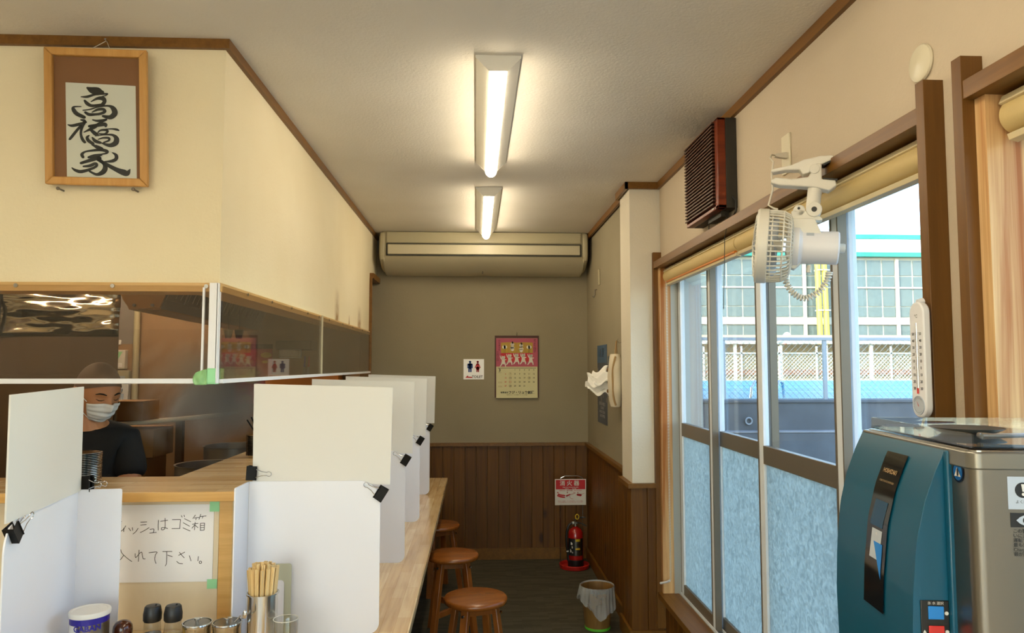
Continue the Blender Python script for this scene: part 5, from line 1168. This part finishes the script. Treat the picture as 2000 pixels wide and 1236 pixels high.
obj('support_post', MB().box(-2.25, -2.21, 4.5, 4.54, 0, 1.148).box(-1.82, -1.78, 4.60, 4.64, 0, 1.165), 'kit_dark', sh_)
def carton(x0_, x1_, y0_, y1_, z0_, z1_, label):
    t = thing('cardboard_box', ((x0_+x1_)/2, (y0_+y1_)/2, z0_), label, 'box', 'cardboard boxes in the kitchen')
    obj('carton', MB().box(x0_, x1_, y0_, y1_, z0_, z1_), 'card', t, bevel=.003)
    obj('flap', MB().box(x0_+.002, x1_-.002, y0_-.003, (y0_+y1_)/2-.002, z1_, z1_+.004), 'card', t); obj('flap', MB().box(x0_+.002, x1_-.002, (y0_+y1_)/2+.002, y1_+.003, z1_, z1_+.004), 'card', t)
    obj('packing_tape', MB().box((x0_+x1_)/2-.02, (x0_+x1_)/2+.02, y0_-.0015, y0_, z0_, z1_), 'cloth_tan', t)
carton(-2.28, -1.945, 4.44, 4.66, 1.178, 1.288, 'cardboard box lying on the plank shelf beside the cook')
carton(-2.14, -1.89, 4.46, 4.75, .96, 1.125, 'cardboard box just under the plank shelf, topmost of its stack')
carton(-2.18, -1.93, 4.46, 4.75, .78, .956, 'cardboard box second from the top of the stack under the shelf')
carton(-2.16, -1.92, 4.46, 4.75, .58, .776, 'cardboard box low in the stack under the shelf')
carton(-2.20, -1.90, 4.46, 4.80, .0, .576, 'large cardboard box at the bottom of the stack under the shelf')
mn = thing('menu_board', (-1.68, YK-.05, 1.3), 'red framed board of faded dish pictures on the kitchen wall behind the acrylic', 'poster')
obj('red_board', MB().box(-1.885, -1.52, YK-.02, YK-.002, 1.22, 1.645), plain('faded_red_board', '9c3a2c', .6), mn)
obj('dark_top_rail', MB().box(-1.89, -1.515, YK-.03, YK-.018, 1.625, 1.66), 'kit_dark', mn)
obj('plum_panel', MB().box(-1.885, -1.79, YK-.024, YK-.02, 1.22, 1.585), plain('faded_plum', '6c3c44', .6), mn)
mb = MB(); rnd = random.Random(11)
for i in range(18):
    x, z, r = -1.76+.20*rnd.random(), 1.24+.34*rnd.random(), .016+.016*rnd.random()
    mb.prism([(x+r*1.4*math.cos(a), z+r*.7*math.sin(a)) for a in [2*PI*k_/12 for k_ in range(12)]], 0, .0008, lambda u, v, w: (u, YK-.021-w-.0003*i, v))
obj('dish_pictures', mb, 'gold', mn, smooth=0)
wu = thing('wall_ventilator', (-1.3, YK, 1.6), 'dark kitchen ventilator with a pale grille behind the acrylic guard', 'ventilator')
obj('dark_case', MB().box(-1.44, -1.19, YK-.22, YK-.001, 1.615, 1.68), 'spk', wu, bevel=.004)
v_ = obj('pale_grille', MB().box(-1.41, -1.26, YK-.24, YK-.19, 1.555, 1.615), 'sticker', wu, bevel=.004)
for i in range(5): obj('slat', MB().box(-1.405, -1.265, YK-.243, YK-.24, 1.563+i*.010, 1.568+i*.010), 'filter', v_)
for i, (x, m_, l_) in enumerate(((-1.285, 'navy', 'blue handled scoop hanging on the kitchen wall'), (-1.255, 'red_pl', 'red handled scoop hanging on the kitchen wall'))):
    t = thing('hanging_scoop', (x, YK-.02, 1.45), l_, 'utensil'); obj('handle', MB().tube([(x+.01, YK-.02, 1.57), (x+.006, YK-.02, 1.49)], [.005, .008], 8), m_, t); obj('blade', MB().frustum((x+.006, YK-.02, 1.49), (x, YK-.02, 1.42), .006, .012, 10), 'filter', t)
for x, m_, l_ in ((-1.42, 'ac', 'cream paper lantern cup hanging under the hood'), (-1.36, 'spk', 'dark cup hanging under the hood beside the cream one')):
    t = thing('hanging_cup', (x, 4.3, 1.66), l_, 'cup'); obj('cup', MB().lathe([(0, 0), (.016, 0), (.026, .05), (.024, .05), (.015, .003), (0, .003)], c=(x, 4.3, 1.655), n=20), m_, t); obj('string', MB().tube([(x, 4.3, 1.66), (x, 4.3, 1.82)], .0015, 6), 'cord_k', t)
ks = thing('wall_shelf', (-1.15, 5.5, 1.4), 'orange wood shelf box on the far kitchen wall', 'shelf')
obj('shelf_box', MB().box(-1.52, -1.0, 5.42, YK-.001, 1.36, 1.432), 'rod', ks, bevel=.003)
# stock pots and dark stove under the steam
rg = thing('stove_range', (-1.5, 3.9, 0), 'dark stove range with pots in the steam of the kitchen', 'stove')
obj('range_body', MB().box(-1.75, -1.06, 3.5, 5.3, 0, .80), 'spk', rg, bevel=.005)
for (x, y, r, h_) in ((-1.35, 3.85, .16, .20), (-1.38, 4.35, .17, .24)):
    t = thing('stock_pot', (x, y, .80), 'dark steel stock pot steaming on the stove, %s' % ('nearest the serving counter' if y < 4 else 'behind the front one'), 'pot', 'stock pots on the stove')
    obj('pot', MB().lathe([(0, 0), (r, 0), (r, h_), (r+.006, h_+.002), (r+.006, h_+.006), (r-.004, h_+.004), (r-.004, .006), (0, .006)], c=(0, 0, 0), n=40), 'filter', t, local=True)
    obj('pot_handle', MB().tube([(r, -.04, h_-.04), (r+.03, -.03, h_-.04), (r+.03, .03, h_-.04), (r, .04, h_-.04)], .005, 8), 'black', t, local=True)
kl2 = None
# steam
t = NT('steam_volume'); t.n.remove(t.p)
vs_ = t.add('ShaderNodeVolumePrincipled'); vs_.inputs['Color'].default_value = (.9, .88, .84, 1); vs_.inputs['Anisotropy'].default_value = .1
nz = t.add('ShaderNodeTexNoise', i_Scale=1.0, i_Detail=4.0, i_Distortion=.8); t.link(t.coords((3.2, 3.2, 2.2)), nz.inputs[0])
mr = t.add('ShaderNodeMapRange', i_1=.46, i_2=.72, i_3=0.0, i_4=10.0); t.link(nz.outputs[0], mr.inputs[0])
gc = t.add('ShaderNodeTexCoord'); vm = t.add('ShaderNodeVectorMath', operation='SUBTRACT'); vm.inputs[1].default_value = (.5, .5, .5); t.link(gc.outputs['Generated'], vm.inputs[0])
ln = t.add('ShaderNodeVectorMath', operation='LENGTH'); t.link(vm.outputs[0], ln.inputs[0]); fo_ = t.add('ShaderNodeMapRange', i_1=.5, i_2=.25, i_3=0.0, i_4=1.0); t.link(ln.outputs['Value'], fo_.inputs[0])
mm = t.add('ShaderNodeMath', operation='MULTIPLY'); t.link(mr.outputs[0], mm.inputs[0]); t.link(fo_.outputs[0], mm.inputs[1]); t.link(mm.outputs[0], vs_.inputs['Density'])
t.link(vs_.outputs[0], t.out.inputs['Volume']); M['steam'] = t.m
stm = obj('steam', MB().box(-1.78, -1.06, 3.32, 4.4, 1.05, 1.66), 'steam', None, smooth=0, origin=(-1.4, 3.7, 1.0)); tag(stm, 'drifting grey steam rising over the stove behind the serving counter', 'steam', None, 'stuff')
# kitchen lamp out of view
kl = thing('kitchen_lamp', (-2.6, 3.3, 2.38), 'plain strip lamp on the kitchen ceiling behind the partition', 'ceiling light')
obj('housing', MB().box(-.35, .35, -.05, .05, -.03, 0), 'lamp_body', kl, local=True); obj('tube', MB().frustum((-.33, 0, -.045), (.33, 0, -.045), .014, n=14), emis('kitchen_tube', (1, .82, .58), 110.0), kl, local=True)

kl2 = copy_tree(kl, None, (-2.35, 4.9, 2.38), 'added unseen strip lamp on the kitchen ceiling lighting the rear kitchen wall')  # second unseen lamp, added to brighten the wall behind the hood

# ------------------------------------------------------------------ the cook
def skin_mesh(name, verts, edges, radii, mat, parent, root=0, sub=2):
    me = bpy.data.meshes.new(name); me.from_pydata(verts, edges, []); o = bpy.data.objects.new(name, me); col.objects.link(o)
    m = o.modifiers.new('skin', 'SKIN'); m.use_smooth_shade = True
    if sub: s_ = o.modifiers.new('sub', 'SUBSURF'); s_.levels = sub; s_.render_levels = sub
    for i, r in enumerate(radii):
        sv = me.skin_vertices[0].data[i]; sv.radius = r if isinstance(r, tuple) else (r, r); sv.use_root = (i == root)
    dg = bpy.context.evaluated_depsgraph_get(); nm = bpy.data.meshes.new_from_object(o.evaluated_get(dg)); nm.name = name
    bpy.data.objects.remove(o); return nm
ck = thing('person', (-1.56, 3.10, 0), 'cook with shaved head, white face mask and black t-shirt, looking down at his work', 'person')
JB = [(0, 0, .86), (0, .01, 1.0), (0, .02, 1.12), (0, .0, 1.21), (.0, -.02, 1.265), (.0, -.035, 1.33),      # spine 0-5
      (.125, .01, 1.19), (.160, .0, 1.09), (.170, -.04, .965), (.13, -.21, 1.0), (.095, -.27, 1.005),      # right-of-picture arm 6-10
      (-.125, .01, 1.19), (-.160, .0, 1.09), (-.170, -.04, .965), (-.14, -.21, 1.0), (-.095, -.27, 1.005), # other arm 11-15
      (.09, 0, .80), (.10, -.01, .46), (.10, .02, .09), (.10, -.08, .04), (.10, -.16, .03),                # leg 16-20
      (-.09, 0, .80), (-.10, -.01, .46), (-.10, .02, .09), (-.10, -.08, .04), (-.10, -.16, .03)]
EB = [(0, 1), (1, 2), (2, 3), (3, 4), (4, 5), (3, 6), (6, 7), (7, 8), (8, 9), (9, 10), (3, 11), (11, 12), (12, 13), (13, 14), (14, 15), (0, 16), (16, 17), (17, 18), (18, 19), (19, 20), (0, 21), (21, 22), (22, 23), (23, 24), (24, 25)]
RB = [(.13, .10), (.125, .095), (.13, .10), (.10, .075), .055, .052, .062, .050, .040, .030, (.036, .018), .062, .050, .040, .030, (.036, .018), .085, .058, .042, .040, .03, .085, .058, .042, .040, .03]
bodym = skin_mesh('body', JB, EB, RB, 'skin', ck)
# fingers and thumbs
fm = []
for s_ in (1, -1):
    for i, (dx, L) in enumerate(((.026, .062), (.009, .074), (-.008, .070), (-.024, .055))):
        b = Vector((s_*.095+dx*.8, -.272, 1.004)); V = [b, b+Vector((0, -.45*L, .004)), b+Vector((0, -.75*L, -.010)), b+Vector((0, -.92*L, -.028))]
        fm.append(skin_mesh('f', [tuple(v) for v in V], [(0, 1), (1, 2), (2, 3)], [.0095, .0085, .008, .0065], None, None, sub=1))
    b = Vector((s_*.125-s_*.055, -.245, 1.0)); V = [b, b+Vector((-s_*.022, -.022, -.006)), b+Vector((-s_*.026, -.045, -.014))]
    fm.append(skin_mesh('f', [tuple(v) for v in V], [(0, 1), (1, 2)], [.012, .0095, .008], None, None, sub=1))
# head
HC = Vector((.045, -.055, 1.395)); yaw = .95; pit = .32
HR = Matrix.Translation(HC) @ Matrix.Rotation(yaw, 4, 'Z') @ Matrix.Rotation(pit, 4, 'X')
def g(x, z, cx, cz, sx, sz): return math.exp(-((x-cx)/sx)**2-((z-cz)/sz)**2)
def headpt(th, ph, off=0):
    x = math.sin(th)*math.sin(ph); y = -math.sin(th)*math.cos(ph); z = math.cos(th)
    X = .0765*x; Z = .118*z; Y = .096*y
    if z < 0:
        tt = -z; X *= 1-.34*tt**1.4; Y = Y*(1-.10*tt) if y < 0 else Y*(1-.55*tt)
    else: X *= 1+.03*z; Y *= (1.0 if y < 0 else 1.04)
    if y < 0:
        Y -= .020*g(X, Z, 0, -.028, .012, .018)+.012*g(X, Z, 0, -.010, .009, .022)   # nose
        Y += .008*(g(X, Z, .031, .002, .016, .010)+g(X, Z, -.031, .002, .016, .010)) # sockets
        Y -= .004*g(abs(X), Z, .028, .020, .022, .007)                               # brow
        Y -= .005*g(X, Z, 0, -.066, .024, .008)+.006*g(X, Z, 0, -.098, .020, .014)   # lips, chin
        Y -= .004*g(abs(X), Z, .045, -.022, .016, .016)                              # cheeks
        Y -= .0045*g(abs(X), Z, .031, .001, .012, .006)                              # lids
    p = Vector((X, Y, Z)); n = Vector((X/.0765**2, Y/.096**2, Z/.118**2)).normalized()
    return p+n*off
hm = MB().grid(lambda u, v: HR @ headpt(.001+(PI-.002)*v, 2*PI*u), 96, 80)
for s_ in (-1, 1):   # ears
    E0 = Vector((s_*.077, .008, -.012))
    hm.tube([HR @ (E0+Vector((s_*.010*math.sin(a*.5+.3), .014*math.cos(a)*1.0+.006, .030*math.sin(a)))) for a in [-1.5+5.0*i/14 for i in range(15)]], .0045, 8)
    hm.ball(HR @ (E0+Vector((s_*.003, .008, 0))), (.007, .016, .026), 12, 8, HR.to_3x3().to_4x4())
bm = bmesh.new(); bm.from_mesh(bodym)
for m_ in fm: bm.from_mesh(m_)
tmp = bpy.data.meshes.new('h'); tmp.from_pydata([tuple(v) for v in hm.v], [], hm.f); bm.from_mesh(tmp)
bmesh.ops.recalc_face_normals(bm, faces=bm.faces); bme = bpy.data.meshes.new('body'); bm.to_mesh(bme); bm.free(); bme.materials.append(M['skin'])
bo = bpy.data.objects.new('body', bme); col.objects.link(bo); bo.parent = ck
r_ = bo.modifiers.new('remesh', 'REMESH'); r_.mode = 'VOXEL'; r_.voxel_size = .0042; r_.use_smooth_shade = True
sm = bo.modifiers.new('smooth', 'SMOOTH'); sm.factor = .5; sm.iterations = 3
def cobj(name, mb, mat, **k): return obj(name, mb, mat, ck, local=True, **k)
sub = lambda th0, th1, ph0, ph1, off, nu=30, nv=20: MB().grid(lambda u, v: HR @ headpt(th0+(th1-th0)*v, ph0+(ph1-ph0)*u, off), nu, nv)
def hairf(u, v):
    ph = 2*PI*u; front = math.cos(ph); lim = 1.10+(.75*(1-front)/2) if True else 0
    return HR @ headpt(.001+lim*v, ph, .0030)
cobj('shaved_hair', MB().grid(hairf, 60, 24), 'stubble', smooth=80)
def maskf(u, v):
    ph = -.98+1.96*u; th0 = 1.66+.12*abs(ph)**1.5; th1 = 2.62-.10*abs(ph); w = math.sin(PI*min(1, max(0, u)))**.5
    pl = .0016*math.sin(v*5*2*PI)*w
    p = headpt(th0+(th1-th0)*v, ph, .007+.006*w*math.sin(PI*v)+pl); p.y -= .008*w*math.sin(PI*v)
    return HR @ p
mk = cobj('face_mask', MB().grid(maskf, 40, 40), 'mask', smooth=80, solid=.0012)
for s_ in (-1, 1):
    e = Vector((s_*.079, .012, .016)); e2 = Vector((s_*.079, .012, -.034))
    a = headpt(1.70, s_*.95, .009); b = headpt(2.45, s_*.88, .009)
    for q, r2 in ((a, e), (b, e2)): cobj('ear_loop', MB().tube([HR @ q, HR @ (q*.5+r2*.5+Vector((s_*.006, 0, 0))), HR @ r2], .0016, 6), 'mask')
    cobj('eyebrow', MB().tube([HR @ headpt(math.acos(min(1, z/.118)), s_*p_, .0015) for p_, z in ((.20, .019), (.36, .023), (.52, .023), (.68, .018))], [.002, .0032, .003, .0015], 6), 'hairk')
    cobj('closed_eyelid', MB().tube([HR @ headpt(math.acos(z/.118), s_*p_, .0012) for p_, z in ((.24, -.001), (.36, -.005), (.48, -.0055), (.60, -.001))], [.0008, .0015, .0015, .0008], 6), 'hairk')
SV = [(0, 0, .84), (0, .01, 1.0), (0, .02, 1.12), (0, .0, 1.215), (0, -.02, 1.262), (.128, .01, 1.19), (.162, .0, 1.09), (.170, -.015, 1.045), (-.128, .01, 1.19), (-.162, .0, 1.09), (-.170, -.015, 1.045)]
ss = skin_mesh('t_shirt', SV, [(0, 1), (1, 2), (2, 3), (3, 4), (3, 5), (5, 6), (6, 7), (3, 8), (8, 9), (9, 10)], [(.150, .12), (.142, .115), (.146, .118), (.120, .095), .066, .075, .066, .063, .075, .066, .063], 'shirt', ck)
ss.materials.clear(); ss.materials.append(M['shirt']); so2 = bpy.data.objects.new('t_shirt', ss); col.objects.link(so2); so2.parent = ck
TR = skin_mesh('trousers', [(0, 0, .86), (.09, 0, .80), (.10, -.01, .46), (.10, .01, .10), (-.09, 0, .80), (-.10, -.01, .46), (-.10, .01, .10)], [(0, 1), (1, 2), (2, 3), (0, 4), (4, 5), (5, 6)], [(.17, .125), .105, .078, .066, .105, .078, .066], 'shirt', ck)
TR.materials.clear(); TR.materials.append(M['shirt']); to_ = bpy.data.objects.new('trousers', TR); col.objects.link(to_); to_.parent = ck
for s_ in (-1, 1): cobj('boot', MB().ball((s_*.10, -.06, .05), (.055, .15, .055), 16, 10), 'blackp', bevel=0)

# ------------------------------------------------------------------ outdoors
def outst(name, mb, mat, label=None, cat=None, **k): o = obj(name, mb, mat, **k); (tag(o, label, cat) if label else o.__setitem__('kind', 'structure')); return o
st('ground', MB().box(-40, 60, -40, 70, -.3, -.2), 'asphalt')
cw = thing('concrete_retaining_wall', (4.5, 8, -.2), 'dark weathered concrete wall of the raised pool outside the window', 'wall')
obj('upper_tier', MB().box(1.5, 16, 8.02, 8.4, -.2, 1.09), 'conc', cw)
obj('lower_tier', MB().box(1.5, 16, 7.86, 8.02, -.2, .775), 'conc', cw, bevel=.01)
obj('broken_ledge', MB().box(1.5, 16, 7.855, 8.02, .775, .795), 'conc_l', cw, bevel=.008)
obj('coping', MB().box(1.5, 16, 8.0, 8.42, 1.09, 1.122), 'conc_l' if False else 'conc', cw, bevel=.008)
obj('drain_pipe', MB().tube([(2.985+.035*math.cos(a), 8.0, .895+.035*math.sin(a)) for a in [2*PI*i/20 for i in range(20)]], .009, 8, True), 'galv', cw)
rl = thing('pool_railing', (4, 8.2, 1.12), 'grey metal guard rail with wire mesh on top of the concrete wall', 'railing')
obj('top_rail', MB().box(1.5, 16, 8.18, 8.22, 1.785, 1.82), 'galv', rl, bevel=.004)
for i in range(-1, 11): obj('post', MB().box(2.765+1.168*i, 2.803+1.168*i, 8.19, 8.225, 1.12, 1.80), 'galv', rl)
def chain(x0_, x1_, y, z0_, z1_, s_, r, parent):
    mb = MB(); n = int((x1_-x0_)/s_); h_ = z1_-z0_
    for i in range(-int(h_/s_)-1, n+1):
        for sg in (1, -1):
            a = x0_+i*s_ if sg > 0 else x1_-i*s_; p = [a, z0_, a+sg*h_, z1_]
            xa, za_, xb, zb3 = p
            if sg > 0:
                if xa < x0_: za_ += (x0_-xa); xa = x0_
                if xb > x1_: zb3 -= (xb-x1_); xb = x1_
            else:
                if xa > x1_: za_ += (xa-x1_); xa = x1_
                if xb < x0_: zb3 -= (x0_-xb); xb = x0_
            if zb3-za_ < .01: continue
            d = Vector((xb-xa, 0, zb3-za_)).normalized(); nn = Vector((-d.z, 0, d.x))*r; A = Vector((xa, y, za_)); B = Vector((xb, y, zb3)); Y_ = Vector((0, r, 0))
            mb._a([A+nn, A-nn*.5+Y_, A-nn*.5-Y_, B+nn, B-nn*.5+Y_, B-nn*.5-Y_], [(0, 1, 4, 3), (1, 2, 5, 4), (2, 0, 3, 5)])
    o = obj('wire_mesh', mb, 'wire', parent, smooth=0); o['kind'] = 'stuff'; return o
chain(1.9, 7.5, 8.21, 1.125, 1.79, .07, .002, rl)
pw = outst('pool_water', MB().box(1.6, 34, 8.5, 20.2, .90, 1.085), 'pool', 'bright blue swimming pool water with pale lane stripes behind the concrete wall', 'pool'); pw['kind'] = 'stuff'
la = thing('pool_ladder', (3.7, 9.5, 1.1), 'curved chrome pool ladder handles behind the guard rail', 'ladder')
for x in (3.50, 3.82): obj('handle', MB().tube([(x, 9.3, 1.07), (x+.02, 9.3, 1.22), (x+.08, 9.35, 1.30), (x+.14, 9.4, 1.28), (x+.17, 9.45, 1.2), (x+.18, 9.45, 1.07)], .018, 10), 'chrome', la)
fc = thing('far_fence', (9, 21, 1.0), 'pale chain-link fence with posts at the far side of the pool', 'fence')
obj('base_kerb', MB().box(3, 34, 20.2, 21.1, -.2, 1.10), 'tan', fc)
obj('top_rail', MB().box(3, 34, 20.98, 21.02, 1.84, 1.88), 'bld', fc)
for i in range(26): obj('post', MB().box(3.2+1.11*i, 3.245+1.11*i, 20.98, 21.02, 1.1, 2.06), 'bld', fc)
chain(4.5, 15.5, 21.05, 1.10, 1.86, .11, .008, fc)
lc = thing('covered_walkway', (14, 27, 0), 'low tan walkway with a flat roof and pale posts behind the fence', 'building')
obj('back_wall', MB().box(5, 34, 28.6, 28.8, -.2, 2.35), 'tan', lc)
obj('flat_roof', MB().box(5, 34, 26.5, 29.0, 2.46, 2.62), 'tan', lc)
obj('roof_edge', MB().box(5, 34, 26.4, 26.5, 2.30, 2.44), 'bld', lc)
for i in range(20): obj('post', MB().box(6+1.7*i, 6.1+1.7*i, 26.5, 26.6, -.2, 2.45), 'bld', lc)
obj('bench_rail', MB().box(5, 34, 28.2, 28.3, 1.15, 1.35), plain('dull_red_band', 'a07058', .8), lc)
gy = thing('gymnasium', (18, 37, 0), 'large pale gymnasium with grids of big windows under a white roof', 'building')
obj('wall', MB().box(3, 40, 36.25, 37, -.2, 7.0), 'bld', gy)
def cell(x0_, x1_, z0_, z1_, mesh=[None]):
    o = bpy.data.objects.new('window_pane', mesh[0]) if mesh[0] else obj('window_pane', MB().box(-.5, .5, 0, .03, -.5, .5), 'win_dk', None, local=True, smooth=0)
    if not mesh[0]: mesh[0] = o.data
    else: col.objects.link(o)
    o.parent = gy; o.location = ((x0_+x1_)/2-18, 36.20-37, (z0_+z1_)/2); o.scale = (x1_-x0_, 1, z1_-z0_)
step = .80; xs = 19.71-step*13
rows = [(6.06, 6.83), (5.48, 6.0), (4.50, 5.38), (3.96, 4.45), (2.70, 3.52)]
for i in range(22):
    x = xs+step*i
    for z0_, z1_ in rows: cell(x+.05, x+step-.05 if i % 3 != 2 else x+step-.13, z0_, z1_)
mb = MB()
obj('white_band', MB().box(3, 40, 36.12, 36.24, 3.56, 3.90), 'bld', gy); obj('mid_mullion', MB().box(3, 40, 36.14, 36.24, 5.39, 5.47), 'bld', gy)
for i in range(0, 23, 3): obj('pillar', MB().box(xs+step*i-.10, xs+step*i+.05, 36.10, 36.24, 2.6, 6.9), 'bld', gy)
obj('gutter', MB().box(3, 40, 35.9, 36.25, 6.98, 7.20), 'teal_p', gy)
obj('roof', MB().prism([(35.9, 7.2), (38.4, 8.35), (44, 9.9), (44, 7.2)], 3, 40, lambda u, v, w: (w, u, v)), 'roof_w', gy, smooth=0)
obj('ridge_cap', MB().box(3, 40, 38.2, 38.5, 8.28, 8.52), 'teal_p', gy)
obj('brace', MB().tube([(19.9, 36.6, 6.5), (21.8, 36.6, 3.0)], .06, 6), 'conc_l', gy)
for x, l_ in ((17.0, 'tall yellow downpipe on the gymnasium front, nearer the louvred box'), (17.35, 'tall yellow downpipe on the gymnasium front, nearer the wide sash')):
    t = thing('yellow_pole', (x, 36, 0), l_, 'pole'); obj('pipe', MB().frustum((x, 35.6, .6), (x-.1, 35.6, 7.0), .13, n=12), 'yellow', t)
    for z in (2.0, 4.2, 6.2): obj('pipe_clamp', MB().box(x-.15, x+.12, 35.45, 35.85, z, z+.06), 'bld', t)
rm = thing('traffic_mirror', (15.2, 35, 0), 'orange post with a round white traffic mirror beyond the pool', 'mirror')
obj('post', MB().frustum((14.95, 35, -.2), (14.95, 35, 2.75), .07, n=12), 'red_p', rm)
obj('mirror', MB().lathe([(0, 0), (.20, 0), (.22, .04), (.20, .07), (0, .10)], n=28, mat=Matrix.Translation((15.0, 34.95, 2.9)) @ Matrix.Rotation(PI/2, 4, 'X')), 'bld', rm)
lp = thing('lamp_post', (8.5, 20.6, 1.1), 'small pale curved lamp post beside the far fence', 'lamp post')
obj('pole', MB().tube([(8.50, 20.6, 1.105), (8.50, 20.6, 2.05), (8.53, 20.6, 2.13), (8.62, 20.6, 2.17)], .03, 8), 'bld', lp); obj('head', MB().ball((8.66, 20.6, 2.18), (.07, .05, .04), 12, 8), 'bld', lp)
print('objects', len(bpy.data.objects))
